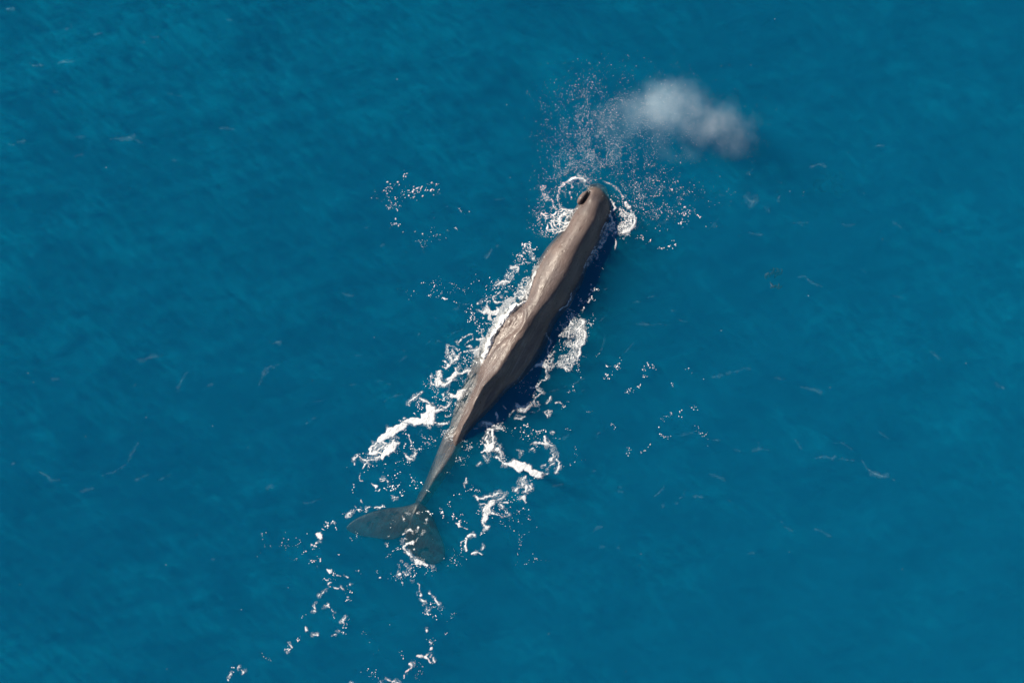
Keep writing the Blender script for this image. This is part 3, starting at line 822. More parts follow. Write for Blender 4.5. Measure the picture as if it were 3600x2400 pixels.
L(g, SL, [22, 18, 14, 14, 12], .25, 1, [(790, 800), (735, 890), (735, 960), (700, 1035), (600, 1075)], 6)
L(g, SL, [16, 20, 16], .5, 1, [(630, 1120), (635, 1180), (590, 1190), (500, 1145)], 5)
L(g, SL, [8, 10, 10], .1, .95, [(552, 440), (600, 490), (642, 552)])
L(g, SL, [14, 12], .3, .95, [(800, 318), (775, 355)], 6)
L(g, SL, [12, 10], .3, .95, [(885, 208), (860, 240)], 6)
L(g, SL, [10, 10], .5, .95, [(900, 105), (860, 140)], 5)
L(g, SL, [10, 12], .6, .95, [(945, 35), (945, 80)], 5)
L(g, SL, [7, 7], .3, .7, [(700, 40), (720, 35)], 6)
L(g, SL, [12, 16, 16, 14, 12, 8], .65, .7, [(440, 1060), (350, 1150), (280, 1100), (220, 1060), (90, 1150), (15, 1225)], 8)
A(g, SL, .55, .75, [(160, 1060), (255, 1050), (300, 1130), (290, 1180), (210, 1120), (110, 1140)], 7, 5)
L(g, SL, [12, 12, 12, 8], .45, .75, [(275, 1180), (300, 1270), (250, 1320), (180, 1325)], 8)
L(g, SL, [10, 12, 10], .5, .7, [(210, 1330), (160, 1400), (60, 1420)], 8)
L(g, SL, [8, 10, 8], .4, .7, [(150, 1445), (200, 1470), (250, 1480)], 8)
L(g, SL, [8, 10], .6, .7, [(110, 1480), (90, 1565)], 8)
A(g, SL, .95, .55, [(420, 930), (400, 1040), (440, 1120), (380, 1200), (280, 1200), (200, 1040), (290, 920), (340, 860)], 9, 8)
A(g, SA, .85, .6, [(1300, 900), (1420, 880), (1440, 980), (1330, 1100), (1250, 1250), (1150, 1420), (1010, 1560), (1000, 1460), (1120, 1300), (1220, 1090)], 8, 6)
L(g, SC, [14, 16, 16, 12, 10, 12], .55, .75, [(1760, 60), (1830, 150), (1850, 260), (1840, 330), (1740, 380), (1690, 435)], 8)
L(g, SC, [8, 10, 9, 8], .4, .65, [(1720, 470), (1810, 500), (1700, 570), (1680, 645)], 8)
A(g, SC, .5, .7, [(1410, 640), (1500, 680), (1590, 655), (1650, 680), (1600, 745), (1560, 790), (1460, 785), (1400, 705)], 7, 5)
A(g, SC, .9, .5, [(1590, 620), (1700, 610), (1790, 640), (1760, 720), (1650, 720), (1600, 760), (1480, 820), (1440, 780)], 8, 6)
L(g, SC, [6, 7, 7], .2, .65, [(1250, 680), (1285, 732), (1395, 732)])
L(g, SC, [10, 10], .4, .65, [(1385, 765), (1340, 830), (1365, 845)], 7)
L(g, SC, [10, 14, 12], .2, .7, [(1430, 862), (1500, 870), (1560, 830)], 8)
L(g, SC, [8, 8, 8], .5, .6, [(1640, 770), (1720, 780), (1765, 720)], 7)
A(g, SC, .7, .7, [(1800, 770), (1880, 730), (1960, 765), (1920, 820), (1860, 860), (1830, 830)], 6, 5)
L(g, SC, [12, 16, 9], .25, .7, [(1150, 780), (1172, 830), (1155, 905)], 8)
L(g, SC, [6, 6], .2, .6, [(838, 1000), (905, 998)])
L(g, SC, [6, 10, 8], .4, .8, [(1850, 660), (1890, 610), (1905, 555)], 6)
L(g, SC, [6, 12, 10], .75, 1, [(1970, 650), (2030, 640), (2080, 680)], 4)
L(g, SC, [16, 22, 22, 20, 14], .3, .75, [(962, 930), (1010, 922), (1100, 955), (1180, 985), (1250, 1030)], 8)
L(g, SC, [12, 12], .3, .8, [(1010, 930), (1035, 1010), (1090, 1012)], 7)
L(g, SC, [14, 16], .05, 1, [(1115, 1002), (1215, 1002)])
L(g, SC, [14, 14, 14, 20, 22], .12, 1, [(1040, 1025), (1040, 1100), (1005, 1160), (1055, 1205), (1020, 1270)], 8)
L(g, SC, [14, 18, 16, 20], .08, 1, [(1105, 1010), (1110, 1110), (1122, 1200), (1095, 1290)], 8)
A(g, SC, .12, 1, [(985, 1205), (1050, 1230), (1130, 1185), (1120, 1280), (1065, 1335), (1005, 1295)], 8, 4)
L(g, SC, [10, 14, 14], .1, 1, [(950, 1330), (1000, 1310), (1085, 1372)])
L(g, SC, [12, 12, 14, 12], .3, 1, [(1075, 1365), (1180, 1405), (1265, 1485), (1340, 1492)], 8)
L(g, SC, [14, 18, 12], .2, .95, [(1160, 1300), (1185, 1265), (1210, 1330), (1230, 1380)], 7)
L(g, SC, [7, 7, 7], .75, .9, [(700, 1300), (790, 1280), (850, 1255), (960, 1150)], 5)
A(g, SG, .14, 1, [(485, 715), (540, 692), (620, 722), (690, 732), (712, 772), (770, 800), (812, 802), (800, 855), (740, 862), (690, 832), (640, 785), (595, 825), (540, 775), (480, 742)], 8, 4)
L(g, SG, [6, 6], .2, .95, [(805, 815), (852, 825)])
L(g, SG, [10, 14, 12, 12], .3, .95, [(640, 850), (602, 892), (622, 922), (560, 972)], 7)
L(g, SG, [9, 12, 14, 12, 9], .3, .95, [(628, 890), (660, 935), (648, 990), (700, 965), (690, 930)], 7)
L(g, SG, [10, 14, 8], .25, .9, [(590, 1055), (635, 1035), (650, 1080)], 7)
L(g, SG, [10, 14, 6], .15, .95, [(375, 600), (400, 595), (428, 655)])
L(g, SG, [5, 7, 4], .2, .8, [(575, 605), (608, 622), (600, 672)])
L(g, SG, [6, 7], .2, .95, [(265, 660), (300, 702)])
L(g, SG, [5, 6], .1, .95, [(195, 750), (230, 720)])
L(g, SG, [5, 8, 5, 6], .1, .95, [(103, 868), (104, 902), (82, 925), (92, 950)])
L(g, SG, [8, 16, 14, 5], .12, .95, [(185, 1022), (215, 1048), (260, 1045), (330, 1022)], 8)
L(g, SG, [8, 12, 6], .15, .95, [(340, 1025), (400, 1003), (470, 995)], 8)
L(g, SG, [8, 10], .3, .75, [(385, 1068), (450, 1032)], 7)
L(g, SG, [7, 9], .5, .75, [(410, 1085), (485, 1085)], 6)
L(g, SG, [6, 7], .3, .9, [(415, 1100), (438, 1125)], 6)
A(g, SG, .38, .95, [(330, 1060), (372, 1060), (370, 1100), (335, 1135), (345, 1170), (302, 1200), (302, 1232), (275, 1282), (325, 1295), (310, 1335), (280, 1322), (250, 1282), (238, 1232), (258, 1180), (250, 1132), (290, 1092)], 7, 4)
L(g, SG, [10, 8, 6, 8], .3, .95, [(320, 1175), (380, 1195), (450, 1212), (502, 1195)], 6)
L(g, SG, [6, 6], .3, .95, [(230, 1100), (275, 1098)], 6)
A(g, SG, .2, .95, [(5, 1280), (35, 1255), (50, 1290), (62, 1305), (40, 1320)], 8, 3)
L(g, SG, [4, 5], .1, .9, [(60, 1308), (115, 1330)])
L(g, SG, [9, 8, 5], .1, .95, [(118, 1392), (150, 1372), (185, 1386)])
L(g, SG, [9, 7, 10], .1, .95, [(105, 1420), (97, 1480), (104, 1525)])
L(g, SG, [5, 5, 4], .2, .95, [(90, 1432), (58, 1448), (54, 1482)])
L(g, SG, [7, 7, 8], .1, .95, [(155, 1552), (205, 1540), (250, 1562)])
L(g, SG, [10, 8], .1, .95, [(262, 1492), (255, 1515)])
L(g, SG, [12, 10], .4, .5, [(270, 1335), (262, 1342)], 6)
L(g, SG, [8, 8, 9], .3, .9, [(822, 480), (830, 530), (845, 555)], 7)
L(g, SG, [6, 8, 8], .25, .9, [(715, 538), (780, 540), (865, 552)], 7)
L(g, SG, [14, 18, 14], .35, .95, [(905, 635), (895, 670), (875, 690)], 6)
L(g, SG, [7, 10, 9, 7], .25, .95, [(932, 690), (958, 725), (955, 770), (930, 812)], 7)
L(g, SG, [6, 7, 5], .3, .85, [(915, 718), (880, 742), (838, 782)], 6)
L(g, SG, [7, 6], .1, .9, [(805, 750), (830, 738)])
L(g, SG, [7, 7], .1, .9, [(898, 440), (915, 440)])
L(g, SG, [7, 7], .1, .95, [(882, 562), (902, 568)])
L(g, SG, [8, 9], .1, .95, [(690, 608), (712, 588)])
L(g, SG, [5, 8, 6], .6, 1, [(868, 125), (880, 110), (885, 140)], 5)

g = "tail"
L(g, SM, [10, 16, 14], .35, .95, [(1240, 240), (1285, 210), (1320, 182)], 6)
L(g, SM, [10, 12], .2, .95, [(1230, 265), (1280, 258)], 6)
L(g, SM, [5, 6, 9, 6], .5, .8, [(1365, 108), (1385, 150), (1420, 178), (1470, 165)], 6)
L(g, SM, [9, 9], .3, .7, [(1435, 122), (1460, 132)], 6)
A(g, SM, .3, 1, [(835, 475), (880, 456), (925, 500), (915, 555), (870, 575), (840, 545), (815, 500)], 7, 5)
L(g, SM, [10, 12], .1, .95, [(835, 622), (882, 598)])
L(g, SM, [5, 6, 6], .1, .95, [(752, 665), (765, 642), (805, 655)])
L(g, SM, [14, 12], .2, .95, [(978, 372), (995, 388)])
L(g, SM, [9, 8], .2, .95, [(1040, 340), (1065, 335)])
L(g, SM, [5, 6], .1, .95, [(890, 832), (886, 866)])
L(g, SM, [5, 8], .2, .7, [(845, 935), (862, 995)])
A(g, SM, .12, .95, [(968, 978), (1010, 980), (1052, 976), (1045, 1020), (1015, 1052), (985, 1015)], 8, 4)
L(g, SM, [7, 10, 7], .1, .95, [(1000, 1192), (1018, 1165), (1050, 1155)])
L(g, SM, [7, 7], .1, .95, [(1000, 1215), (1028, 1215)])
A(g, SM, .1, .95, [(1050, 1222), (1155, 1226), (1140, 1250), (1105, 1255)], 8, 3)
L(g, SM, [9, 11], .1, .95, [(1168, 1225), (1202, 1256)])
L(g, SM, [6, 10, 18], .12, .95, [(982, 1238), (945, 1265), (920, 1302)])
L(g, SM, [9, 10], .1, .95, [(882, 1322), (868, 1350)])
L(g, SM, [14, 20, 10], .25, .95, [(815, 1455), (800, 1480), (818, 1518)], 7)
L(g, SM, [9, 9], .1, .95, [(785, 1552), (812, 1556)])
L(g, SM, [8, 9], .1, .95, [(942, 1500), (998, 1463)])
L(g, SM, [7, 7], .1, .95, [(990, 1480), (1012, 1500)])
L(g, SM, [10, 14], .2, .95, [(1045, 1528), (1062, 1556)])
L(g, SM, [15, 15], .1, .9, [(1288, 1188), (1305, 1192)])
L(g, SM, [9, 6], .1, .7, [(1120, 1062), (1178, 1072)])
L(g, SM, [10, 9], .1, .9, [(1240, 1075), (1262, 1086)])
L(g, SD, [8, 8, 9, 9], .05, .95, [(835, 712), (870, 682), (915, 656), (945, 686)])
L(g, SD, [6, 6], .1, .95, [(862, 700), (882, 690)])
L(g, SD, [14, 12], .15, .95, [(835, 790), (858, 780)], 7)
A(g, SD, .25, .95, [(880, 800), (940, 778), (975, 790), (960, 835), (930, 830), (895, 832), (862, 860), (880, 905), (850, 895), (822, 860), (835, 830)], 6, 4)
L(g, SD, [14, 14, 8], .4, .9, [(870, 890), (910, 935), (952, 972)], 6)
L(g, SD, [5, 6], .1, .95, [(1000, 752), (975, 790)])
L(g, SD, [18, 20, 18, 14], .3, .95, [(962, 985), (1005, 1018), (1050, 1025), (1100, 1058)], 6)
L(g, SD, [6, 7], .3, .8, [(1005, 718), (1065, 690)], 6)
L(g, SD, [5, 5], .2, .9, [(855, 755), (878, 770)])
L(g, SD, [10, 8], .1, .95, [(968, 878), (955, 880)])
L(g, SD, [6, 9, 5], .1, .95, [(660, 815), (668, 840), (664, 852)])
L(g, SD, [9, 8], .1, .95, [(676, 738), (686, 728)])
L(g, SD, [7, 11, 14, 9], .25, .95, [(835, 1100), (855, 1135), (875, 1158), (905, 1152)], 7)
L(g, SD, [4, 7, 6], .1, .95, [(1002, 1245), (1020, 1275), (1018, 1312)])
L(g, SD, [8, 14], .1, .95, [(1022, 1335), (1030, 1382)])
L(g, SD, [7, 10, 6], .2, .95, [(1030, 1430), (1055, 1445), (1090, 1448)])
L(g, SD, [6, 9, 13], .1, .95, [(1182, 1402), (1205, 1445), (1232, 1485)])
for p in [(900, 1085, 9), (925, 1085, 8), (960, 1120, 10), (908, 1132, 8), (790, 1048, 10), (812, 1005, 8), (870, 1062, 8), (798, 1155, 12), (935, 1222, 11), (582, 1195, 10), (990, 475, 11), (845, 540, 11), (880, 480, 10), (1092, 550, 10), (1003, 635, 12), (1170, 1073, 11), (1115, 1545, 14), (1130, 1362, 9)]:
    L(g, SD, p[2], .1, .95, [p[:2], (p[0] + 5, p[1] + 3)])
L(g, SF, [8, 13, 10], .15, .95, [(232, 945), (240, 970), (255, 985)])
L(g, SF, [8, 8, 13], .12, .95, [(292, 1040), (340, 1035), (372, 1034)])
L(g, SF, [7, 5, 7], .1, .95, [(520, 1044), (545, 1036), (570, 1030)])
L(g, SF, [8, 7], .1, .95, [(605, 990), (618, 995)])
L(g, SF, [4, 10, 14, 8], .3, .9, [(676, 805), (668, 840), (652, 865), (640, 885)], 6)
L(g, SF, [10, 8], .2, .8, [(640, 885), (665, 920)], 6)
L(g, SF, [13, 12], .1, .9, [(1560, 970), (1572, 992)])
A(g, SF, .2, .8, [(1445, 1278), (1490, 1245), (1530, 1262), (1545, 1285), (1510, 1300), (1490, 1290)], 7, 4)
L(g, SF, [9, 10, 12], .15, .95, [(1545, 1282), (1592, 1240), (1628, 1182)], 7)
L(g, SF, [9, 12, 8], .35, .95, [(1555, 1280), (1590, 1310), (1615, 1340)], 6)
L(g, SF, [6, 7], .1, .95, [(1620, 1238), (1612, 1280)])
L(g, SF, [7, 9], .2, .95, [(1640, 1285), (1656, 1335)])
L(g, SF, [12, 14, 12, 8, 5], .1, .95, [(1385, 1352), (1410, 1372), (1385, 1410), (1360, 1425), (1335, 1450)])
L(g, SF, [6, 6], .1, .95, [(1325, 1475), (1320, 1512)])
L(g, SF, [10, 12], .1, .95, [(1140, 1528), (1162, 1536)])
L(g, SF, [8, 11], .1, .95, [(1188, 1548), (1215, 1540)])
L(g, SF, [8, 10], .1, .95, [(1220, 1556), (1250, 1560)])
L(g, SF, [10, 12], .1, .95, [(1062, 1568), (1090, 1580)])
L(g, SF, [10, 12], .1, .95, [(738, 1565), (748, 1575)])
L(g, SF, [6, 7], .1, .95, [(58, 1135), (86, 1172)])
L(g, SF, [9, 7], .1, .95, [(45, 1208), (66, 1196)])
L(g, SN, [5, 8, 10, 8], .1, .95, [(380, 920), (402, 938), (408, 945), (388, 965)])
L(g, SN, [6, 6], .1, .95, [(362, 900), (358, 915)])
L(g, SN, [4, 7], .1, .95, [(270, 978), (290, 960)])
L(g, SN, [7, 6], .1, .95, [(262, 1014), (268, 1018)])

# ring of flecks off the left of the head
g = "ring"
for (x, y, w) in [(740, 437, 12), (795, 450, 9), (842, 350, 11), (800, 335, 7), (800, 372, 8), (786, 395, 8), (860, 395, 8), (876, 378, 7), (690, 427, 6), (600, 470, 8), (1015, 425, 10), (990, 376, 8), (1003, 362, 7), (1020, 370, 5), (625, 285, 7), (507, 285, 7), (543, 310, 7), (593, 310, 6), (724, 190, 6), (690, 228, 5), (711, 228, 5), (502, 410, 6), (515, 340, 5), (495, 543, 7), (600, 690, 8), (630, 762, 7), (600, 745, 6), (1412, 607, 7), (1310, 660, 5), (895, 440, 7), (805, 420, 6), (835, 380, 6), (997, 295, 6), (1050, 305, 5), (965, 300, 5), (1168, 552, 4), (1185, 825, 6), (1210, 803, 6), (1165, 815, 7), (808, 828, 7), (1090, 868, 6), (1055, 862, 5), (680, 834, 5), (895, 858, 5), (925, 962, 4), (1020, 680, 4), (470, 380, 5), (560, 385, 4), (445, 500, 4), (530, 540, 4), (555, 510, 5)]:
    L(g, SH, w, .1, .95, [(x, y), (x + w * .4, y - w * .3)])
L(g, SH, [5, 6, 5], .3, .95, [(600, 515), (612, 550), (618, 600)], 6)
L(g, SH, [5, 6], .2, .95, [(895, 330), (878, 360)])
L(g, SH, [5, 8], .2, .95, [(810, 360), (842, 352)])

# thin pale crests of small wavelets scattered over the open sea
g = "crests"
CR = [(SE, [(2060, 815), (2130, 825), (2210, 845), (2275, 840)], 4, .35), (SE, [(2180, 850), (2250, 880)], 4, .2)]
SB0 = Sheet(0, 0, 2.6133); SQ = Sheet(2600, 500, 2.852); SR = Sheet(2400, 1200, 1.96); SS = Sheet(0, 1200, 1.96); ST = Sheet(0, 0, 1.5307 / 2.3427 * 1.0)
for sh, w, d, pts in [
    (SB0, [4, 8, 8], .5, [(25, 98), (70, 80), (115, 72)]), (SB0, [5, 6, 5], .55, [(290, 600), (335, 605), (400, 595)]), (SB0, [4, 5, 6], .5, [(545, 575), (610, 570), (690, 565)]),
    (SB0, [3, 5, 6, 12], .5, [(1000, 1285), (1070, 1275), (1150, 1272), (1210, 1266)]), (SB0, [4, 3], .3, [(1210, 1270), (1300, 1320)]), (SB0, [4, 4, 4], .3, [(685, 1440), (730, 1425), (765, 1415)]),
    (SB0, [3, 4], .3, [(700, 1262), (770, 1260)]), (SB0, [3, 4, 3], .35, [(2020, 1180), (2080, 1178), (2150, 1190)]), (SB0, [5, 5], .45, [(180, 1305), (230, 1295)]), (SB0, [4, 4], .45, [(80, 1332), (125, 1332)]),
    (SB0, [3, 5, 4], .35, [(870, 320), (910, 312), (940, 302)]), (SB0, [4, 3], .3, [(610, 270), (660, 255)]), (SB0, [4, 3], .3, [(655, 220), (660, 255)]), (SB0, [3, 3], .3, [(1380, 335), (1465, 347)]), (SB0, [3, 4], .3, [(1290, 392), (1335, 388)]),
    (SB0, [3, 3], .25, [(500, 846), (532, 849)]), (SB0, [3, 3], .3, [(1580, 1470), (1630, 1470)]), (SB0, [3, 3], .25, [(1540, 860), (1660, 885)]), (SB0, [3, 3], .3, [(2095, 185), (2130, 190)]),
    (SQ, [4, 6, 4], .45, [(715, 245), (790, 220), (860, 240)]), (SQ, [3, 4, 4], .3, [(530, 805), (590, 815), (635, 838)]), (SQ, [3, 3], .25, [(590, 808), (690, 808)]), (SQ, [3, 4, 3], .25, [(1030, 820), (1075, 840), (1150, 825)]),
    (SQ, [4, 4], .3, [(1550, 808), (1625, 850)]), (SQ, [3, 3, 5, 4, 3], .4, [(590, 1358), (655, 1345), (715, 1408), (800, 1435), (870, 1485)]), (SQ, [3, 3], .3, [(1215, 1268), (1260, 1300)]), (SQ, [3, 3], .3, [(1175, 490), (1250, 512)]),
    (SQ, [3, 5, 3], .4, [(1355, 45), (1390, 33), (1450, 33)]), (SQ, [3, 4], .3, [(1090, 110), (1120, 95)]), (SQ, [4, 4], .3, [(1540, 1540), (1640, 1562)]), (SQ, [3, 4], .35, [(90, 905), (220, 932)]),
    (SQ, [14, 20, 10], .3, [(70, 560), (125, 600), (105, 640)]), (SQ, [10, 10], .25, [(390, 560), (410, 525)]), (SQ, [8, 8], .22, [(280, 660), (295, 690)]),
    (SR, [3, 4, 3], .35, [(210, 248), (240, 238), (275, 228)]), (SR, [3, 4, 3], .35, [(300, 218), (360, 210), (410, 195)]), (SR, [3, 3], .3, [(410, 182), (455, 185)]), (SR, [3, 3], .3, [(640, 252), (695, 262)]), (SR, [3, 4, 3], .35, [(815, 316), (880, 325), (960, 352)]),
    (SR, [3, 5, 3], .45, [(205, 678), (240, 677), (260, 680)]), (SR, [3, 3], .35, [(355, 740), (400, 757)]), (SR, [3, 4, 3], .4, [(485, 748), (530, 742), (610, 748)]), (SR, [3, 2], .35, [(520, 705), (525, 740)]), (SR, [3, 3], .3, [(775, 680), (820, 738)]),
    (SR, [2, 4, 3], .35, [(1045, 703), (1090, 695), (1160, 738)]), (SR, [3, 4, 4, 3], .4, [(910, 805), (970, 790), (1030, 805), (1050, 790)]), (SR, [3, 3], .35, [(1080, 810), (1170, 815)]), (SR, [3, 5, 7, 7, 5, 2], .5, [(1240, 825), (1270, 875), (1320, 910), (1380, 928), (1410, 925), (1465, 958)]),
    (SR, [3, 3, 3], .35, [(185, 912), (230, 922), (280, 952)]), (SR, [3, 3, 3], .35, [(680, 1240), (700, 1275), (750, 1302)]), (SR, [3, 3, 3], .35, [(915, 1290), (965, 1308), (1015, 1345)]), (SR, [3, 3], .3, [(305, 1090), (330, 1102)]), (SR, [4, 3], .35, [(80, 1068), (140, 1072)]),
    (SR, [3, 3], .3, [(1705, 70), (1800, 145)]), (SR, [3, 3], .25, [(2155, 290), (2215, 325)]), (SR, [3, 3], .25, [(440, 1462), (490, 1458)]), (SR, [3, 3], .3, [(0, 1045), (20, 1020)]), (SR, [3, 3], .25, [(1365, 630), (1420, 668)]),
    (SS, [5, 6, 5], .4, [(1870, 20), (1900, 8), (1930, 0)]), (SS, [6, 8, 5], .3, [(960, 130), (1040, 108), (1110, 100)]), (SS, [3, 6, 3, 3], .4, [(1785, 300), (1825, 205), (1860, 172), (1920, 160)]), (SS, [4, 5], .4, [(1430, 305), (1450, 290)]), (SS, [4, 4, 3], .28, [(1220, 340), (1265, 240), (1280, 215)]),
    (SS, [3, 3, 4, 4, 4], .28, [(710, 920), (790, 895), (880, 840), (905, 780), (950, 700)]), (SS, [3, 5, 5, 4], .35, [(275, 900), (320, 920), (360, 955), (410, 957)]), (SS, [4, 4], .4, [(85, 838), (105, 838)]), (SS, [3, 4, 4], .3, [(555, 1025), (600, 1020), (640, 1012)]), (SS, [3, 3], .3, [(1065, 965), (1170, 918)]),
    (SS, [3, 3], .3, [(940, 950), (1010, 922)]), (SS, [4, 4], .4, [(370, 260), (395, 257)]), (SS, [3, 3], .35, [(930, 298), (940, 295)]), (SS, [4, 4], .4, [(1470, 1497), (1510, 1497)]), (SS, [3, 3, 3], .25, [(2095, 1112), (2150, 1105), (2210, 1085)]), (SS, [4, 5], .4, [(1840, 1010), (1870, 990)]), (SS, [4, 4], .4, [(1705, 735), (1710, 725)]),
    (SS, [4, 4], .35, [(185, 965), (190, 962)]), (SS, [3, 3], .3, [(2110, 565), (2170, 530)]), (SS, [3, 3], .25, [(2140, 420), (2230, 405)]),
    (SH, [5, 5, 7, 4], .4, [(0, 1490), (40, 1520), (100, 1538), (145, 1520)]), (SH, [4, 6], .35, [(440, 985), (480, 968)]), (SH, [4, 6, 8], .45, [(1655, 1040), (1625, 1085), (1605, 1125)]), (SH, [3, 4, 3], .35, [(1690, 478), (1760, 470), (1800, 464)]), (SH, [3, 4], .3, [(215, 795), (285, 785)]), (SH, [3, 4], .35, [(1040, 420), (1085, 412)]), (SH, [3, 3], .3, [(860, 1040), (920, 1060)]),
    (SH, [3, 4], .3, [(1715, 995), (1730, 980)]), (SJ, [3, 4, 4, 3], .35, [(775, 275), (830, 268), (870, 220), (920, 195)]), (SJ, [3, 3, 4, 3], .4, [(595, 825), (660, 775), (740, 752), (845, 728)]), (SJ, [3, 3], .25, [(200, 190), (425, 205)]), (SJ, [3, 3], .25, [(500, 550), (570, 540)]), (SJ, [4, 4, 4], .22, [(35, 600), (120, 605), (210, 585)]),
    (SJ, [3, 4], .3, [(1050, 1280), (1110, 1225)]), (SJ, [3, 3], .3, [(840, 120), (880, 135)]), (SJ, [3, 3], .3, [(630, 580), (680, 600)]), (SI, [4, 6, 4], .4, [(560, 945), (620, 910), (655, 850)]), (SI, [3, 4, 3], .4, [(690, 860), (740, 855), (820, 850)]), (SI, [3, 4, 3], .4, [(490, 1310), (550, 1260), (690, 1210)]),
    (SI, [3, 5], .4, [(770, 1130), (800, 1090)]), (SI, [4, 8, 4], .45, [(1020, 235), (1035, 205), (1085, 120)]), (SI, [4, 4], .35, [(1165, 65), (1185, 48)]), (SI, [4, 5, 3], .35, [(320, 1390), (360, 1360), (400, 1385)]), (SI, [3, 4], .3, [(170, 1420), (240, 1372)]), (SI, [4, 4], .35, [(310, 1065), (330, 1050)]), (SI, [4, 4], .35, [(85, 1275), (100, 1260)]),
    (SL, [3, 5, 5, 4], .4, [(500, 1418), (640, 1375), (740, 1310), (830, 1280)]), (SL, [4, 6, 3], .45, [(1010, 510), (1060, 460), (1105, 432)]), (SL, [3, 4], .4, [(940, 510), (980, 465)]), (SL, [3, 5, 3], .4, [(1470, 250), (1520, 245), (1580, 242)]), (SL, [3, 4, 3], .35, [(1680, 185), (1730, 168), (1780, 155)]), (SL, [4, 6, 6, 4], .4, [(1500, 555), (1600, 542), (1760, 560), (1830, 540)]),
    (SL, [4, 6, 4], .4, [(1840, 545), (1940, 555), (1980, 545)]), (SL, [3, 4], .35, [(2110, 492), (2220, 510)]), (SL, [3, 5], .35, [(1000, 930), (1045, 880)]), (SL, [5, 6, 4], .22, [(1040, 880), (1070, 760), (1085, 700)]), (SL, [3, 4], .35, [(1080, 60), (1130, 70)]), (SL, [3, 3], .35, [(2000, 362), (2060, 355)]),
    (SL, [5, 8, 5], .22, [(1370, 930), (1440, 840), (1480, 800)]), (SL, [4, 5], .3, [(320, 1480), (450, 1440)]), (SL, [4, 5], .3, [(740, 1480), (780, 1460)]), (SG, [4, 5, 4], .4, [(1830, 1028), (1875, 1000), (1918, 935)]), (SG, [3, 4], .4, [(2005, 1115), (2040, 1090)]), (SG, [3, 3], .35, [(2060, 1050), (2105, 1025)]), (SG, [3, 4, 3], .4, [(1285, 1340), (1310, 1322), (1350, 1305)]),
    (SG, [4, 5], .4, [(1490, 1505), (1520, 1480)]), (SG, [3, 3], .35, [(1340, 1500), (1390, 1475)]), (SG, [4, 5, 3], .35, [(945, 525), (1000, 500), (1040, 465)]), (SG, [3, 4, 3], .3, [(1290, 500), (1310, 450), (1370, 425)]), (SG, [3, 4], .35, [(1500, 988), (1545, 985)]), (SG, [3, 4], .3, [(1500, 945), (1545, 943)]), (SG, [3, 3], .35, [(2205, 1030), (2280, 1040)]), (SG, [5, 6], .3, [(1900, 1160), (1910, 1120)]),
    (SG, [3, 4], .3, [(1250, 805), (1290, 798)]), (SG, [3, 3], .3, [(900, 935), (990, 915)]), (SG, [3, 4], .3, [(1170, 1218), (1190, 1212)]), (SG, [3, 4, 3], .3, [(2050, 468), (2080, 470), (2180, 440)]), (SP, [5, 10, 6], .3, [(1540, 1390), (1600, 1330), (1665, 1250)]), (SP, [12, 16, 8], .35, [(2110, 1080), (2140, 1030), (2160, 1000)]),
    (SP, [4, 4], .25, [(1680, 920), (1760, 935)]), (SP, [4, 6], .25, [(2050, 640), (2140, 575)]), (SP, [8, 8], .25, [(860, 1310), (960, 1290)]),
]:
    L(g, sh, np.array(w) * 0.75, .6, d * 0.5, pts, 5)
    L(g, sh, np.array(w) * 3.5, .75, d * 0.14, pts, 6)

GRES = 1.25      # cm


def poly_sd(P, poly):
    """distance to the outline of a polygon, positive inside"""
    closed = np.concatenate([poly, poly[:1]])
    d = np.full(len(P), 1e9)
    inside = np.zeros(len(P), bool)
    for i in range(len(poly)):
        a, b = closed[i], closed[i + 1]
        ab = b - a
        t = np.clip(((P - a) @ ab) / (ab @ ab + 1e-9), 0, 1)
        q = P - (a + t[:, None] * ab)
        d = np.minimum(d, np.hypot(q[:, 0], q[:, 1]))
        cond = ((a[1] > P[:, 1]) != (b[1] > P[:, 1]))
        with np.errstate(divide='ignore', invalid='ignore'):
            xi = (b[0] - a[0]) * (P[:, 1] - a[1]) / (b[1] - a[1]) + a[0]
        inside ^= cond & (P[:, 0] < xi)
    return np.where(inside, d, -d)


def line_sd(P, pts, w):
    """half width minus distance, width running along the line"""
    if len(w) == 1:
        w = np.full(len(pts), w[0])
    if len(w) != len(pts):
        w = np.interp(np.linspace(0, 1, len(pts)), np.linspace(0, 1, len(w)), w)
    best = np.full(len(P), -1e9)
    for i in range(len(pts) - 1):
        a, b = pts[i], pts[i + 1]
        ab = b - a
        t = np.clip(((P - a) @ ab) / (ab @ ab + 1e-9), 0, 1)
        q = P - (a + t[:, None] * ab)
        best = np.maximum(best, 0.88 * (w[i] * (1 - t) + w[i + 1] * t) - np.hypot(q[:, 0], q[:, 1]))
    return best


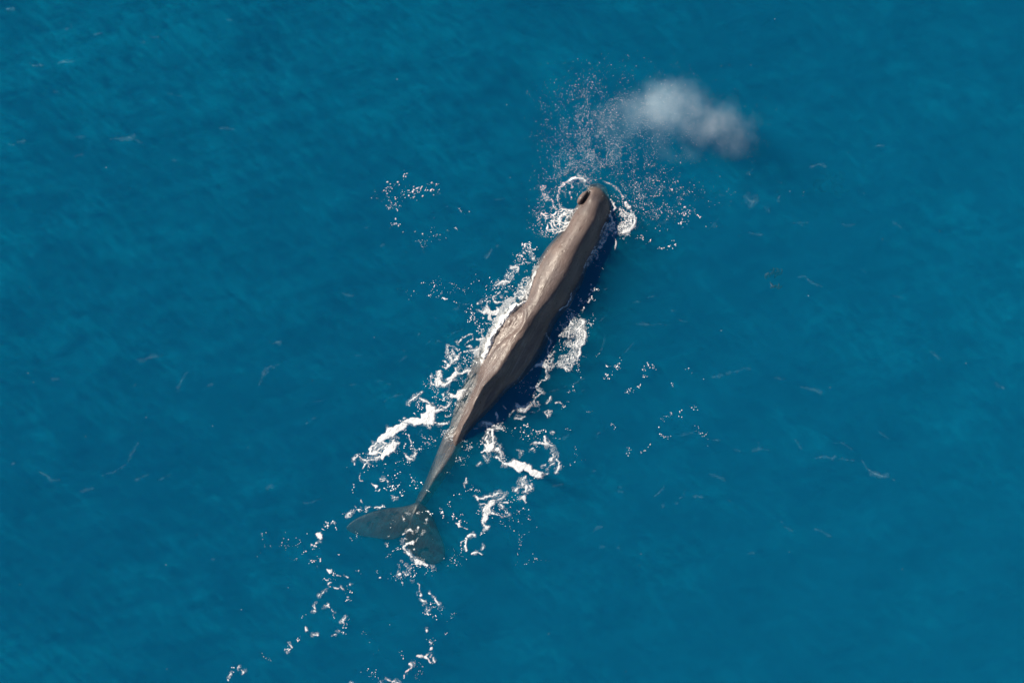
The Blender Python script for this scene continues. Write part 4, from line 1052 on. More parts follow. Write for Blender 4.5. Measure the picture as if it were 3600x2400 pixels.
def foam_field(items, seed):
    extra = []
    for (kind, pts, w, lace, dens, cell) in items:
        if kind == 'line' and np.mean(w) > 2.0 and dens > 0.6 and lace < 0.5:
            extra.append((kind, pts, w * 2.3 + 2.0, 0.92, dens * 0.42, 6.0))
        elif kind == 'area' and dens > 0.6 and lace < 0.6:
            c = pts.mean(0)
            extra.append((kind, c + (pts - c) * 1.18, 7.0, 0.9, dens * 0.42, 6.5))
    if len(items) and items[0][4] > 0.3 and seed < 270:
        items = items + extra
    allp = np.concatenate([i[1] for i in items])
    lo = allp.min(0) - 25; hi = allp.max(0) + 25
    nx, ny = (np.ceil((hi - lo) / GRES)).astype(int)
    xs = lo[0] + np.arange(nx) * GRES; ys = lo[1] + np.arange(ny) * GRES
    D = np.zeros((ny, nx)); H = np.zeros((ny, nx))
    for it, (kind, pts, w, lace, dens, cell) in enumerate(items):
        pad = 14 + (np.max(w) if kind == 'line' else 4)
        a = pts.min(0) - pad; b = pts.max(0) + pad
        i0 = max(0, int((a[0] - lo[0]) / GRES)); i1 = min(nx, int((b[0] - lo[0]) / GRES) + 1)
        j0 = max(0, int((a[1] - lo[1]) / GRES)); j1 = min(ny, int((b[1] - lo[1]) / GRES) + 1)
        X, Y = np.meshgrid(xs[i0:i1], ys[j0:j1])
        wid = float(np.mean(w)) if kind == 'line' else 8.0
        amp = min(7.0, 1.2 + 0.45 * wid)
        fr = 1.0 / max(7.0, 1.6 * wid)
        wx = amp * (1.5 * fbm(X * fr, Y * fr, seed + 1, 3)); wy = amp * (1.5 * fbm(X * fr + 91, Y * fr, seed + 2, 3))
        P = np.stack([(X + wx).ravel(), (Y + wy).ravel()], -1)
        sd = (line_sd(P, pts, w) if kind == 'line' else poly_sd(P, pts)).reshape(X.shape)
        if kind == 'line':
            sd = sd + wid * (1.5 * fbm(X / (11 + 1.2 * wid), Y / (11 + 1.2 * wid), seed + 30, 4, 0.6) - 0.08)
        edge = max(1.6, min(5.0, 0.5 * wid)) if kind == 'line' else w
        f = np.clip(sd / edge, -1, 1)
        cell = cell * 1.35
        u = X + 1.2 * cell * fbm(X / (2.2 * cell), Y / (2.2 * cell), seed + 5, 3) * 1.6
        v = Y + 1.2 * cell * fbm(X / (2.2 * cell) + 50, Y / (2.2 * cell), seed + 6, 3) * 1.6
        f1, f2 = worley(u / cell, v / (cell * 0.85), seed + 9 + it % 5)
        hole = sstep(0.03, 0.40, f2 - f1) * 1.05 + 0.20 * (fbm(X / (0.9 * cell), Y / (0.9 * cell), seed + 12, 3) + 0.2)
        big = 1.5 * fbm(X / (2.6 * cell), Y / (2.6 * cell), seed + 14, 3)
        val = f + 0.15 - (lace + 0.08) * (1.35 * hole + 0.5 * big + 0.25)
        if lace < 0.35:
            # small dark pin holes and thin spots in solid foam
            g1, _ = worley(X / 4.2, Y / 4.2, seed + 20)
            val = val - 0.8 * (1 - sstep(0.10, 0.24, g1)) * (fbm(X / 16, Y / 16, seed + 22, 3) > 0.05)
        val = np.where(sd < -3, -1, val)
        d = sstep(0.0, 0.55, val) * dens
        D[j0:j1, i0:i1] = np.maximum(D[j0:j1, i0:i1], d)
        H[j0:j1, i0:i1] = np.maximum(H[j0:j1, i0:i1], np.clip(val, 0, 1) * dens * min(1.0, 0.35 + wid / 14.0))
    for _ in range(1):
        Dp = np.pad(D, 1, mode='edge'); D = (Dp[:-2, 1:-1] + Dp[2:, 1:-1] + Dp[1:-1, :-2] + Dp[1:-1, 2:] + 2 * D) / 6.0
        Hp = np.pad(H, 1, mode='edge'); H = (Hp[:-2, 1:-1] + Hp[2:, 1:-1] + Hp[1:-1, :-2] + Hp[1:-1, 2:] + 2 * H) / 6.0
    return xs, ys, D, H


def foam_material(name="sea_foam", col=(0.86, 0.87, 0.87, 1)):
    m, n, l = new_mat(name)
    out = n.new("ShaderNodeOutputMaterial")
    at = n.new("ShaderNodeAttribute"); at.attribute_name = "dens"
    tr = n.new("ShaderNodeBsdfTransparent")
    df = n.new("ShaderNodeBsdfDiffuse"); df.inputs["Color"].default_value = col
    tl = n.new("ShaderNodeBsdfTranslucent"); tl.inputs["Color"].default_value = (0.80, 0.86, 0.88, 1)
    mx0 = n.new("ShaderNodeMixShader"); mx0.inputs[0].default_value = 0.10
    l.new(df.outputs[0], mx0.inputs[1]); l.new(tl.outputs[0], mx0.inputs[2])
    tc = n.new("ShaderNodeTexCoord")
    nz = n.new("ShaderNodeTexNoise"); nz.inputs["Scale"].default_value = 14; nz.inputs["Detail"].default_value = 4
    l.new(tc.outputs["Object"], nz.inputs["Vector"])
    bp = n.new("ShaderNodeBump"); bp.inputs["Strength"].default_value = 0.15; bp.inputs["Distance"].default_value = 0.02
    l.new(nz.outputs["Fac"], bp.inputs["Height"]); l.new(bp.outputs[0], df.inputs["Normal"])
    mx = n.new("ShaderNodeMixShader")
    l.new(at.outputs["Fac"], mx.inputs[0]); l.new(tr.outputs[0], mx.inputs[1]); l.new(mx0.outputs[0], mx.inputs[2])
    l.new(mx.outputs[0], out.inputs["Surface"])
    return m


foam_mat = foam_material()
crest_mat = foam_material("crest_film", (0.42, 0.72, 0.86, 1))
FOAM_INFO = {
    "bow": ("bow_foam", "white splashing foam curling in two arcs around the whale's snout and head", "foam"),
    "left": ("wake_foam", "bright white foam churning along the whale's sunlit left flank and trailing tailward", "foam"),
    "right": ("lacy_foam", "lacy bluish and sparkling foam on the shaded right side of the whale", "foam"),
    "tail": ("drifting_foam", "loose white foam patches drifting over and behind the submerged tail flukes", "foam"),
    "ring": ("foam_ring", "broken ring of small white foam flecks left of the whale's head", "foam"),
    "crests": ("wavelet_crests", "thin pale streaks of small breaking wavelets scattered over the open sea", "wave crests"),
}


def build_foam(group, seed):
    items = FOAM[group]
    xs, ys, D, H = foam_field(items, seed)
    keep = (D[:-1, :-1] > 0.01) | (D[:-1, 1:] > 0.01) | (D[1:, :-1] > 0.01) | (D[1:, 1:] > 0.01)
    jj, ii = np.nonzero(keep)
    nx = len(xs)
    a = jj * nx + ii
    q = np.stack([a + nx, a + nx + 1, a + 1, a], -1)
    used, inv = np.unique(q.ravel(), return_inverse=True)
    faces = inv.reshape(-1, 4)
    X = xs[used % nx]; Y = ys[used // nx]
    W = P2W(np.stack([X, Y], -1))
    h = H.ravel()[used]; d = D.ravel()[used]
    rough = fbm(X / 9.0, Y / 9.0, seed + 40, 4, 0.6)
    thin = 0.2 if group == "crests" else 1.0
    z = water_h(W[:, 0], W[:, 1]) + 0.006 + thin * (0.020 * np.sqrt(h) * (1.0 + 0.7 * rough))
    if group == "left":
        # the wash piled up against the flank stands higher
        wash = np.exp(-(line_sd(np.stack([X, Y], -1), SI([(1570, 825), (1400, 905), (1285, 1030), (1180, 1190), (1080, 1340), (995, 1575)]), np.array([0.0])) / 11.0) ** 2)
        z = z + 0.10 * wash * (0.75 + 0.8 * fbm(X / 14.0, Y / 14.0, 8, 3))
    if group == "bow":
        arc = np.exp(-(line_sd(np.stack([X, Y], -1), SO([(870, 290), (760, 225), (640, 210), (530, 225), (440, 275)]), np.array([0.0])) / 7.0) ** 2)
        z = z + 0.08 * arc
    name, label, cat = FOAM_INFO[group]
    me = mesh_np(name, np.stack([W[:, 0], W[:, 1], z], -1), faces)
    at = me.attributes.new("dens", 'FLOAT', 'POINT')
    at.data.foreach_set("value", d.astype(np.float32))
    o = add_obj(name, me, crest_mat if group == "crests" else foam_mat)
    tag(o, label, cat, "stuff")
    return o


for gi, gname in enumerate(["bow", "left", "right", "tail", "ring", "crests"]):
    build_foam(gname, 100 + 50 * gi)

# ------------------------------------------------------------------ foam flecks (small floating blobs) and spray drops in the air
rng = np.random.default_rng(7)


def dome_mesh(name, P, R, E, ANG, z):
    """flattened irregular domes: P (n,2) px, R radius px"""
    n = len(P); m = 7
    a = np.linspace(0, 2 * np.pi, m, endpoint=False)
    W = P2W(P)
    V = np.zeros((n, 2 * m + 1, 3))
    rr = R[:, None] / 100.0 * (1 + 0.28 * rng.standard_normal((n, m)).clip(-1.5, 1.5) * 0.6)
    for k, (f, hz) in enumerate(((1.0, 0.0), (0.62, 0.33))):
        x = np.cos(a)[None] * rr * f * E[:, None]; y = np.sin(a)[None] * rr * f / E[:, None]
        c, s = np.cos(ANG)[:, None], np.sin(ANG)[:, None]
        V[:, k * m:(k + 1) * m, 0] = W[:, :1] + x * c - y * s
        V[:, k * m:(k + 1) * m, 1] = W[:, 1:] + x * s + y * c
        V[:, k * m:(k + 1) * m, 2] = z[:, None] + hz * R[:, None] / 100.0
    V[:, -1, :2] = W; V[:, -1, 2] = z + 0.45 * R / 100.0
    i = np.arange(m); j = (i + 1) % m
    f = np.concatenate([np.stack([i, j, m + j], -1), np.stack([i, m + j, m + i], -1), np.stack([m + i, m + j, np.full(m, 2 * m)], -1)])
    F = (f[None] + (np.arange(n) * (2 * m + 1))[:, None, None]).reshape(-1, 3)
    return mesh_np(name, V.reshape(-1, 3), F)


solid_foam, n_, l_ = new_mat("foam_fleck")
o_ = n_.new("ShaderNodeOutputMaterial"); b_ = n_.new("ShaderNodeBsdfPrincipled")
t_ = n_.new("ShaderNodeTexCoord"); z_ = n_.new("ShaderNodeTexNoise"); z_.inputs["Scale"].default_value = 6
l_.new(t_.outputs["Object"], z_.inputs["Vector"])
r_ = ramp(n_, [(0.3, (0.78, 0.80, 0.80)), (0.7, (0.88, 0.88, 0.87))])
l_.new(z_.outputs["Fac"], r_.inputs["Fac"]); l_.new(r_.outputs[0], b_.inputs["Base Color"])
b_.inputs["Roughness"].default_value = 0.5
l_.new(b_.outputs[0], o_.inputs["Surface"])

# clusters of flecks: sheet, centre, spread, count, smallest and largest radius (px)
CL = [(SI, (1590, 80), (120, 60), 60, .8, 3.2), (SI, (1450, 260), (110, 60), 40, .8, 2.5), (SI, (560, 640), (320, 70), 60, .6, 2.2), (SI, (430, 720), (50, 60), 5, 3, 4.5), (SI, (250, 800), (90, 40), 12, .7, 2),
      (SI, (850, 980), (70, 100), 60, .7, 3.2), (SI, (900, 1200), (90, 140), 60, .7, 2.6), (SI, (1150, 700), (110, 110), 60, .7, 2.5), (SI, (1000, 860), (90, 30), 30, .8, 3), (SI, (1350, 560), (100, 100), 50, .7, 2.6),
      (SI, (1600, 650), (80, 120), 60, .7, 2.2), (SI, (1400, 420), (90, 50), 50, .7, 2.4), (SI, (1740, 180), (70, 140), 60, .6, 1.8),
      (SJ, (1700, 250), (120, 90), 120, .7, 2.8), (SJ, (1550, 250), (90, 120), 60, .7, 2.6), (SJ, (1330, 500), (110, 90), 60, .7, 2.4), (SJ, (1180, 600), (60, 60), 20, .8, 2.4), (SJ, (1450, 760), (90, 90), 60, .7, 2.6),
      (SJ, (1390, 900), (130, 70), 60, .7, 2.8), (SJ, (1000, 860), (100, 60), 25, .8, 3), (SJ, (1000, 980), (30, 50), 10, .8, 2), (SJ, (880, 1060), (80, 30), 20, .8, 2.5), (SJ, (1700, 780), (90, 140), 90, .5, 1.6), (SJ, (1590, 1000), (60, 140), 60, .5, 1.6),
      (SJ, (1700, 500), (100, 120), 70, .5, 1.6), (SJ, (900, 1300), (60, 80), 25, .8, 3), (SJ, (1200, 1370), (70, 60), 30, .6, 2.2), (SJ, (1480, 1290), (80, 60), 60, .6, 2.2),
      (SK, (900, 480), (190, 130), 60, .7, 2.8), (SK, (560, 520), (120, 60), 22, .8, 2.4), (SK, (430, 400), (80, 60), 14, .8, 2.8), (SK, (380, 900), (30, 100), 10, .8, 2.5), (SK, (1130, 860), (150, 90), 24, 1, 4.2), (SK, (1230, 750), (100, 60), 18, .8, 3), (SK, (1000, 950), (120, 60), 14, 1, 3.6), (SK, (700, 920), (60, 60), 8, 1, 3.6),
      (SK, (720, 1080), (70, 40), 12, 1, 3.4), (SK, (480, 1130), (90, 40), 20, .8, 3), (SK, (280, 1210), (60, 40), 14, .8, 3.2), (SK, (60, 1330), (70, 40), 14, .8, 3), (SK, (1100, 1180), (160, 60), 10, 1.5, 4.2), (SK, (900, 1320), (60, 60), 5, 1, 3), (SK, (1130, 280), (80, 60), 25, .8, 3.4), (SK, (1310, 290), (90, 50), 16, .7, 2.4), (SK, (1450, 200), (60, 60), 20, .6, 2),
      (SK, (1680, 640), (60, 30), 10, .6, 1.8), (SK, (1830, 430), (40, 70), 30, .6, 1.8), (SK, (1950, 300), (90, 40), 30, .6, 2.2), (SK, (1450, 870), (60, 40), 12, .6, 2), (SK, (1600, 1080), (60, 60), 18, 1, 3.6), (SK, (1750, 1240), (60, 60), 14, .8, 3), (SK, (2000, 900), (70, 40), 24, .6, 2.4), (SK, (1850, 920), (60, 20), 12, .6, 2.4), (SK, (1560, 1250), (40, 60), 8, 1, 3),
      (SK, (450, 1500), (140, 40), 16, .5, 2), (SM, (1050, 370), (60, 40), 16, .8, 3), (SM, (950, 420), (40, 20), 8, .8, 2.6), (SM, (770, 720), (60, 60), 25, .7, 2.8), (SM, (830, 850), (40, 70), 14, .8, 2.8), (SM, (640, 850), (80, 25), 14, .5, 1.6), (SM, (400, 650), (240, 90), 34, .6, 2.2), (SM, (150, 470), (60, 30), 8, .6, 2), (SM, (1120, 810), (8, 30), 4, 1, 2.6), (SM, (1050, 1090), (110, 50), 22, .8, 2.8), (SM, (1270, 1330), (70, 130), 16, .8, 3), (SM, (1680, 960), (60, 40), 4, .8, 2),
      (SM, (1350, 1030), (80, 30), 8, .6, 2), (SM, (1800, 650), (80, 40), 10, .8, 2.8), (SM, (1960, 1060), (60, 60), 40, .5, 2.2), (SM, (2140, 1000), (90, 60), 40, .6, 2.6), (SM, (1890, 800), (60, 120), 14, .5, 1.8),
      (SD, (1200, 1130), (70, 60), 24, .5, 1.8), (SD, (1060, 1080), (70, 50), 20, .7, 2.6), (SD, (1450, 900), (70, 70), 36, .6, 2.6), (SD, (1380, 480), (40, 60), 12, .8, 3), (SD, (1460, 620), (60, 40), 10, .8, 2.6), (SD, (1700, 720), (40, 40), 12, .8, 3), (SD, (1900, 640), (160, 120), 30, .5, 2.2), (SD, (2030, 440), (100, 60), 36, .6, 2.4), (SD, (2200, 950), (90, 120), 22, .5, 1.8), (SD, (1120, 1440), (80, 40), 22, .8, 3.2), (SD, (1200, 1530), (120, 30), 14, .6, 2), (SD, (1750, 470), (100, 60), 26, .6, 2.4),
      (SF, (1640, 780), (70, 60), 14, .8, 2.8), (SF, (1850, 820), (70, 70), 18, .5, 1.6), (SF, (1560, 800), (30, 40), 8, 1, 3), (SF, (1570, 1080), (40, 60), 8, 1, 2.6), (SF, (1640, 1130), (80, 40), 14, .6, 1.8), (SF, (1480, 1380), (80, 60), 26, .6, 2), (SF, (1180, 1240), (80, 40), 7, .8, 2.6), (SF, (1050, 1480), (200, 40), 12, .7, 2.6), (SF, (690, 930), (60, 60), 14, 1, 3.4), (SF, (560, 840), (20, 60), 6, .8, 2.4), (SF, (210, 870), (15, 50), 4, 1, 2.8), (SF, (640, 1020), (60, 30), 6, 1, 2.8), (SF, (90, 1075), (70, 25), 8, .8, 2.8), (SF, (1800, 950), (30, 50), 5, .8, 1.8), (SF, (950, 900), (150, 200), 10, .4, 1.2), (SF, (720, 600), (50, 60), 8, .9, 2.6),
      (SN, (600, 800), (80, 60), 8, .8, 2.2), (SN, (300, 960), (70, 50), 12, .8, 3), (SN, (830, 760), (40, 50), 7, .8, 2.4), (SN, (1500, 950), (100, 30), 6, .8, 2.4),
      (SC, (700, 1480), (70, 80), 24, .5, 1.6), (SC, (1300, 960), (150, 60), 24, .6, 2.4), (SC, (1550, 1050), (150, 70), 36, .8, 3.4), (SC, (1850, 1080), (110, 70), 26, .8, 3.2), (SC, (1700, 1200), (150, 60), 22, .7, 2.6), (SC, (1300, 1420), (130, 50), 26, .6, 2.4), (SC, (2180, 550), (80, 60), 10, .7, 2.4), (SC, (2180, 1000), (120, 60), 14, .5, 1.8), (SC, (1550, 500), (120, 120), 50, .5, 1.8), (SC, (950, 1180), (40, 40), 18, .6, 2.2), (SC, (800, 1200), (100, 30), 16, .5, 1.8),
      (SG, (1100, 640), (120, 60), 18, .5, 1.8), (SG, (1600, 650), (100, 40), 14, .5, 2), (SG, (1890, 400), (40, 70), 20, .6, 2.4), (SG, (2000, 270), (90, 40), 20, .6, 2.4), (SG, (2230, 240), (60, 120), 26, .5, 2.4), (SG, (1800, 560), (40, 30), 6, .7, 2), (SG, (1600, 160), (40, 100), 12, .8, 3), (SG, (1700, 640), (30, 40), 10, .6, 2), (SG, (1080, 120), (50, 60), 10, .7, 2.6), (SG, (1280, 250), (50, 30), 6, .7, 2), (SG, (1430, 380), (60, 40), 7, .6, 2), (SG, (560, 1100), (60, 90), 40, .6, 2.6), (SG, (620, 1230), (70, 50), 16, .6, 2.2), (SG, (700, 870), (90, 20), 22, .6, 2.4), (SG, (580, 1450), (60, 80), 7, .7, 2),
      (SL, (1000, 1270), (80, 60), 14, .8, 3), (SL, (1170, 1150), (70, 30), 16, .8, 3), (SL, (1420, 1130), (110, 60), 20, .7, 2.6), (SL, (1650, 1220), (60, 60), 26, .7, 2.6), (SL, (1750, 1110), (60, 30), 12, .7, 2.4), (SL, (1560, 1380), (50, 60), 12, 1, 3.8), (SL, (2050, 1380), (40, 40), 5, .8, 2.2), (SL, (2200, 1100), (100, 60), 6, .7, 2), (SL, (620, 1480), (60, 40), 6, .8, 3), (SL, (880, 1010), (120, 60), 14, .5, 1.6), (SL, (890, 500), (40, 60), 22, .7, 2.4), (SL, (940, 60), (40, 60), 22, 1, 3.2), (SL, (880, 140), (40, 40), 10, 1, 3), (SL, (620, 700), (110, 170), 150, .6, 2.4), (SL, (600, 1050), (110, 110), 120, .6, 2.4), (SL, (640, 420), (100, 70), 50, .6, 2.2), (SL, (800, 250), (60, 80), 26, .7, 2.4), (SL, (560, 560), (90, 90), 60, .5, 2),
      (SA, (1150, 1400), (80, 120), 50, .4, 1.3), (SA, (1800, 1100), (60, 120), 10, .8, 2.8), (SA, (2200, 1210), (110, 40), 16, .9, 3), (SA, (1900, 1280), (110, 50), 12, .8, 2.4), (SA, (230, 1260), (100, 60), 40, .8, 3), (SA, (180, 1400), (110, 70), 50, .7, 2.6), (SA, (420, 900), (90, 130), 90, .5, 2), (SA, (500, 1080), (90, 40), 50, .6, 2), (SA, (1560, 900), (110, 130), 120, .4, 1.6), (SA, (1620, 1100), (100, 60), 36, .5, 1.8),
      (SP, (1300, 1120), (130, 90), 46, .8, 3.2), (SP, (1330, 1400), (120, 60), 10, .9, 3), (SP, (700, 1550), (50, 30), 8, .8, 3), (SP, (1000, 860), (60, 60), 10, .8, 3),
      (SH, (560, 380), (110, 110), 60, .5, 2), (SH, (820, 380), (110, 60), 40, .6, 2.4), (SH, (1000, 350), (70, 60), 18, .6, 2.4), (SH, (560, 540), (70, 60), 28, .5, 2), (SH, (610, 730), (50, 50), 22, .5, 2), (SH, (1260, 560), (70, 60), 10, .5, 1.8), (SH, (880, 950), (90, 60), 30, .4, 1.4), (SH, (950, 850), (180, 20), 18, .5, 1.6), (SH, (1190, 815), (40, 20), 10, .6, 2), (SH, (720, 210), (40, 25), 10, .6, 2), (SH, (1250, 1440), (110, 60), 24, .5, 1.8), (SH, (1100, 1500), (60, 40), 10, .5, 2)]
P, R = [], []
for sh, c, sp, cnt, r0, r1 in CL:
    # beads gather along short curving threads rather than spreading evenly
    k = max(1, cnt // 7)
    cen = np.array(c) + rng.standard_normal((k, 2)) * np.array(sp) * 0.75
    th = rng.uniform(0, 2 * np.pi, k)
    who = rng.integers(0, k, cnt)
    al = rng.standard_normal(cnt) * 0.45
    off = np.stack([np.cos(th[who]) * al - np.sin(th[who]) * 0.5 * al ** 2, np.sin(th[who]) * al + np.cos(th[who]) * 0.5 * al ** 2], -1) * np.array(sp).mean()
    pts = cen[who] + off + rng.standard_normal((cnt, 2)) * np.array(sp) * 0.16
    P.append(sh(pts)); R.append(r0 + (r1 - r0) * rng.random(cnt) ** 2.6)
# a few strays over the open sea
P.append(np.stack([rng.uniform(0, 3600, 60), rng.uniform(0, 2400, 60)], -1)); R.append(rng.uniform(.5, 1.5, 60))
P = np.concatenate(P); R = np.concatenate(R) * 0.80
Wp = P2W(P)
E = 1 + 0.45 * rng.random(len(P)) * (rng.random(len(P)) < 0.6)
flecks = add_obj("foam_flecks", dome_mesh("foam_flecks", P, R, E, rng.uniform(0, np.pi, len(P)), water_h(Wp[:, 0], Wp[:, 1]) - 0.002), solid_foam)
tag(flecks, "countless small white foam flecks and bubbles floating on the water around the whale", "foam flecks", "stuff")


def drop_mesh(name, pos, r):
    n = len(pos)
    o = np.array([(1, 0, 0), (-1, 0, 0), (0, 1, 0), (0, -1, 0), (0, 0, 1), (0, 0, -1)], float)
    f = np.array([(0, 2, 4), (2, 1, 4), (1, 3, 4), (3, 0, 4), (2, 0, 5), (1, 2, 5), (3, 1, 5), (0, 3, 5)])
    st = 1 + 0.5 * rng.random((n, 1, 1)) * np.array([0, 1, 0.4])[None, None]
    V = pos[:, None, :] + o[None] * r[:, None, None] * st
    F = (f[None] + (np.arange(n) * 6)[:, None, None]).reshape(-1, 3)
    return mesh_np(name, V.reshape(-1, 3), F)


SPR = [(SE, (560, 420), (170, 120), 800, .30, 1.25, 1.5), (SE, (560, 640), (170, 120), 1200, .30, 1.2, 1.3), (SE, (580, 880), (190, 110), 1300, .30, 1.15, 1.0), (SE, (760, 720), (190, 160), 1200, .25, 1.0, 1.1),
       (SE, (420, 1030), (120, 70), 600, .30, 1.3, .5), (SE, (820, 980), (240, 90), 900, .25, 1.1, .5), (SE, (1000, 1150), (160, 100), 500, .3, 1.3, .3), (SE, (1150, 1270), (180, 110), 700, .3, 1.5, .2), (SE, (1080, 1400), (150, 80), 400, .3, 1.5, .15),
       (SE, (1000, 520), (160, 120), 700, .25, .9, 1.6), (SE, (1150, 800), (200, 120), 500, .25, .9, 1.0), (SE, (1400, 1350), (150, 110), 160, .3, 1.6, .15), (SE, (200, 1280), (70, 110), 350, .3, 1.4, .3), (SE, (150, 1430), (60, 70), 220, .3, 1.4, .2), (SE, (700, 300), (260, 110), 320, .3, 1.2, 1.8),
       (SE, (900, 120), (380, 90), 120, .3, 1.2, 1.8), (SE, (1600, 500), (320, 220), 220, .3, .9, 1.8), (SE, (1750, 1150), (350, 200), 160, .3, .8, .6), (SE, (250, 620), (110, 220), 220, .3, 1.2, 1.4), (SE, (500, 1200), (170, 60), 300, .3, 1.2, .3), (SE, (700, 880), (110, 36), 500, .25, .8, .8),
       (SE, (1250, 480), (260, 130), 1300, .2, .5, 2.2), (SE, (1700, 640), (260, 130), 900, .2, .45, 2.0)]
pos, rad = [], []
for sh, c, sp, cnt, r0, r1, zz in SPR:
    p = np.array(c) + rng.standard_normal((cnt * 4, 2)) * np.array(sp)
    # clumpy: keep where a noise is high
    keep = fbm(p[:, 0] / 70.0, p[:, 1] / 70.0, 71, 4, 0.65) + 0.4 > rng.random(len(p)) * 0.9
    p = p[keep][:int(1.15 * cnt)]
    w = P2W(sh(p))
    z = water_h(w[:, 0], w[:, 1]) + 0.02 + zz * rng.random(len(p)) ** 1.6
    f = 1 - z / 50.0
    pos.append(np.stack([w[:, 0] * f, w[:, 1] * f, z], -1)); rad.append((r0 + 1.25 * (r1 - r0) * rng.random(len(p)) ** 4.5) / 100.0)
pos = np.concatenate(pos); rad = np.concatenate(rad) * 0.78
spray = add_obj("spray_droplets", drop_mesh("spray_droplets", pos, rad), solid_foam)
tag(spray, "fine white spray droplets thrown up in front of the whale's head", "spray", "stuff")

# ------------------------------------------------------------------ blow: cloud of mist drifting off the blowhole
def mist_material(blobs, dens, seed_off):
    m, n, l = new_mat("blow_mist")
    out = n.new("ShaderNodeOutputMaterial")
    tc = n.new("ShaderNodeTexCoord")
    nz = n.new("ShaderNodeTexNoise"); nz.inputs["Scale"].default_value = 1.25; nz.inputs["Detail"].default_value = 6; nz.inputs["Roughness"].default_value = 0.68
    mp = n.new("ShaderNodeMapping"); mp.inputs["Location"].default_value = (seed_off, 0, 0); mp.inputs["Scale"].default_value = (1.2, 1.0, 1.0)
    l.new(tc.outputs["Object"], mp.inputs["Vector"]); l.new(mp.outputs[0], nz.inputs["Vector"])
    acc = None
    for (x, y, z, rx, ry, rz, a) in blobs:
        sub = n.new("ShaderNodeVectorMath"); sub.operation = 'SUBTRACT'; sub.inputs[1].default_value = (x, y, z)
        l.new(tc.outputs["Object"], sub.inputs[0])
        dv = n.new("ShaderNodeVectorMath"); dv.operation = 'DIVIDE'; dv.inputs[1].default_value = (rx, ry, rz)
        l.new(sub.outputs[0], dv.inputs[0])
        ln = n.new("ShaderNodeVectorMath"); ln.operation = 'LENGTH'
        l.new(dv.outputs[0], ln.inputs[0])
        mr = n.new("ShaderNodeMapRange"); mr.interpolation_type = 'SMOOTHSTEP'
        mr.inputs["From Min"].default_value = 0.0; mr.inputs["From Max"].default_value = 1.0
        mr.inputs["To Min"].default_value = a; mr.inputs["To Max"].default_value = 0.0
        l.new(ln.outputs["Value"], mr.inputs["Value"])
        if acc is None:
            acc = mr.outputs[0]
        else:
            ad = n.new("ShaderNodeMath"); ad.operation = 'ADD'
            l.new(acc, ad.inputs[0]); l.new(mr.outputs[0], ad.inputs[1]); acc = ad.outputs[0]
    # density = shape eroded by the noise
    er = n.new("ShaderNodeMapRange"); er.inputs["From Min"].default_value = 0.33; er.inputs["From Max"].default_value = 0.68
    er.inputs["To Min"].default_value = -0.55; er.inputs["To Max"].default_value = 0.6
    l.new(nz.outputs["Fac"], er.inputs["Value"])
    su = n.new("ShaderNodeMath"); su.operation = 'ADD'
    l.new(acc, su.inputs[0]); l.new(er.outputs[0], su.inputs[1])
    mm = n.new("ShaderNodeMath"); mm.operation = 'MULTIPLY'
    l.new(su.outputs[0], mm.inputs[0]); l.new(acc, mm.inputs[1])
    mu = n.new("ShaderNodeMath"); mu.operation = 'MULTIPLY'; mu.inputs[1].default_value = dens; mu.use_clamp = False
    mxx = n.new("ShaderNodeMath"); mxx.operation = 'MAXIMUM'; mxx.inputs[1].default_value = 0.0
    l.new(mm.outputs[0], mxx.inputs[0]); l.new(mxx.outputs[0], mu.inputs[0])
    pv = n.new("ShaderNodeVolumePrincipled")
    pv.inputs["Color"].default_value = (0.90, 0.97, 1.0, 1)
    pv.inputs["Anisotropy"].default_value = 0.0
    l.new(mu.outputs[0], pv.inputs["Density"])
    l.new(pv.outputs[0], out.inputs["Volume"])
    return m


def mist_object():
    c = P2W(SE(np.array((1480, 600)))); zc = 0.75
    f = 1 - zc / 50.0
    cx, cy = c * f
    def b(x, y, rx, ry, a, z=0.0, rz=0.62):
        w = P2W(SE(np.array((x, y)))) * f
        return (w[0] - cx, w[1] - cy, z, rx / 261.3, ry / 261.3, rz, a)
    blobs = [b(1330, 400, 430, 330, 1.0, .1), b(1600, 580, 500, 340, .75), b(1860, 660, 420, 340, .60, -.1), b(1080, 470, 400, 330, .8), b(800, 620, 380, 320, .4), b(1250, 700, 420, 240, .35), b(1450, 900, 500, 130, .25), b(1960, 830, 240, 170, .25)]
    # soft hull of the cloud
    import bmesh
    bm = bmesh.new()
    bmesh.ops.create_icosphere(bm, subdivisions=4, radius=1.0)
    for v in bm.verts:
        v.co.x *= 3.5; v.co.y *= 2.35; v.co.z *= 0.66
    me = bpy.data.meshes.new("blow_mist"); bm.to_mesh(me); bm.free()
    o = add_obj("blow_mist", me, mist_material(blobs, 0.50, 8.0))
    o.location = (cx, cy, zc)
    tag(o, "pale cloud of exhaled mist drifting right of the whale's snout", "mist", "stuff")
    return o


mist_object()

# ------------------------------------------------------------------ drifting seaweed under the surface
def weed_material(col):
    m, n, l = new_mat("seaweed")
    out = n.new("ShaderNodeOutputMaterial"); b = n.new("ShaderNodeBsdfPrincipled")
    tc = n.new("ShaderNodeTexCoord"); nz = n.new("ShaderNodeTexNoise"); nz.inputs["Scale"].default_value = 9
    l.new(tc.outputs["Object"], nz.inputs["Vector"])
    r = ramp(n, [(0.35, tuple(c * 0.6 for c in col)), (0.7, col)])
    l.new(nz.outputs["Fac"], r.inputs["Fac"]); l.new(r.outputs[0], b.inputs["Base Color"])
    b.inputs["Roughness"].default_value = 0.55
    l.new(b.outputs[0], out.inputs["Surface"])
    return m


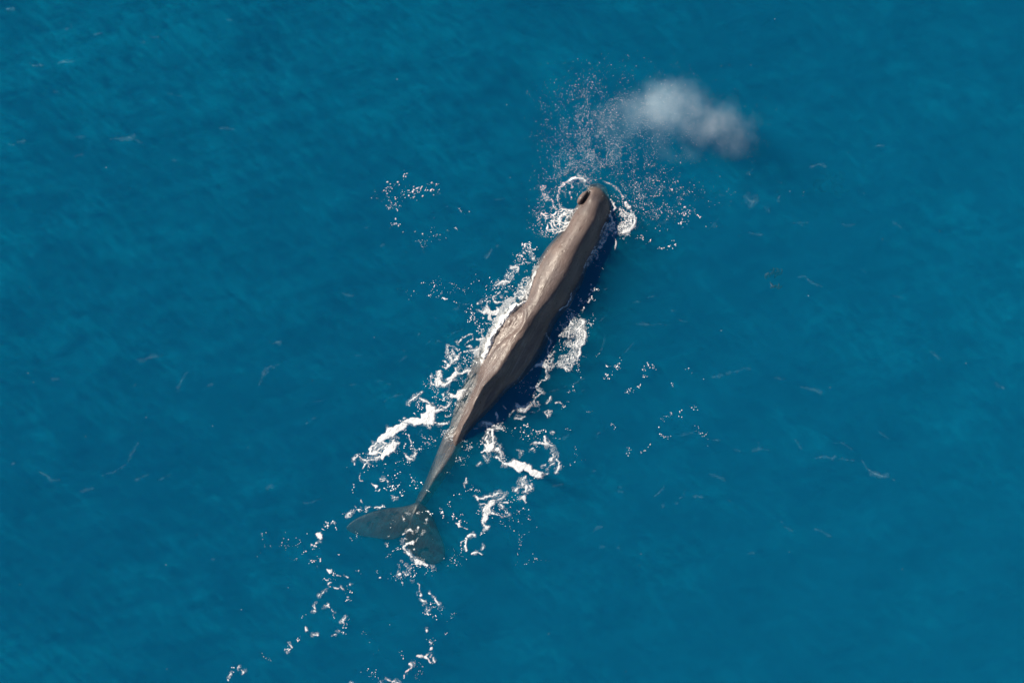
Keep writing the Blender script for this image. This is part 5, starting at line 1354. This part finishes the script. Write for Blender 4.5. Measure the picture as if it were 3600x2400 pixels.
def seaweed(label, px, depth, size, nf, mats, seed):
    nf = nf + 5
    r = np.random.default_rng(seed)
    w = P2W(np.array(px))
    root = bpy.data.objects.new("seaweed", None); COL.objects.link(root)
    root.location = (w[0], w[1], -depth)
    tag(root, label, "seaweed", None, "seaweed drifting below the surface")
    # holdfast stem
    n, m = 8, 6
    cl = np.stack([np.linspace(-.5, .5, n) * size, 0.12 * size * np.sin(np.linspace(0, 4, n)), 0.03 * np.sin(np.linspace(0, 5, n))], -1)
    a = np.linspace(0, 2 * np.pi, m, endpoint=False)
    rings = np.array([cl[i] + np.stack([np.zeros(m), np.cos(a), np.sin(a)], -1) * 0.02 * (1 - .5 * i / n) for i in range(n)])
    v, f = loft(rings)
    me = bpy.data.meshes.new("stem"); me.from_pydata(v.tolist(), [], f); me.update()
    add_obj("stem", me, mats[0], root)
    for k in range(nf):
        base = cl[r.integers(0, n)]
        ang = r.uniform(0, 2 * np.pi); ln = size * r.uniform(.2, .75); wd = size * r.uniform(.07, .2)
        U = 9
        vs = []
        for i in range(U):
            u = i / (U - 1)
            aa = ang + 0.9 * (u - .5) * r.uniform(.6, 1.2)
            c = base + np.array([math.cos(aa) * ln * u, math.sin(aa) * ln * u, 0.10 * size * math.sin(5 * u + k) - .05 * u])
            nrm = np.array([-math.sin(aa), math.cos(aa), 0.35 * math.sin(7 * u + k)])
            hw = wd * math.sqrt(max(0.02, math.sin(math.pi * (0.06 + 0.9 * u)))) * (1 + .2 * math.sin(11 * u + k))
            for sgn in (-1, 1):
                for t in (0.004, -0.004):
                    vs.append(c + nrm * hw * sgn + np.array([0, 0, t + 0.02 * math.sin(13 * u + 2 * sgn)]))
        fs = []
        for i in range(U - 1):
            o = i * 4; q = o + 4
            fs += [(o, o + 2, q + 2, q), (o + 1, q + 1, q + 3, o + 3), (o, q, q + 1, o + 1), (o + 2, o + 3, q + 3, q + 2)]
        fs += [(0, 1, 3, 2), ((U - 1) * 4, (U - 1) * 4 + 2, (U - 1) * 4 + 3, (U - 1) * 4 + 1)]
        me = bpy.data.meshes.new("frond"); me.from_pydata([tuple(x) for x in vs], [], fs); me.update()
        for p in me.polygons: p.use_smooth = True
        add_obj("frond", me, mats[k % len(mats)], root)
    return root


wm1 = weed_material((0.10, 0.055, 0.03)); wm2 = weed_material((0.035, 0.04, 0.02)); wm3 = weed_material((0.16, 0.075, 0.05))
seaweed("dark brown seaweed clump just under the surface, right of the whale", (2738, 958), 0.75, 0.38, 7, [wm2, wm1, wm2], 3)
seaweed("small reddish scrap of seaweed below the dark brown clump", (2736, 1006), 0.55, 0.26, 4, [wm3, wm1], 5)
seaweed("blurred deep seaweed patch far right of the mist cloud", (2958, 618), 1.9, 0.75, 11, [wm2], 9)
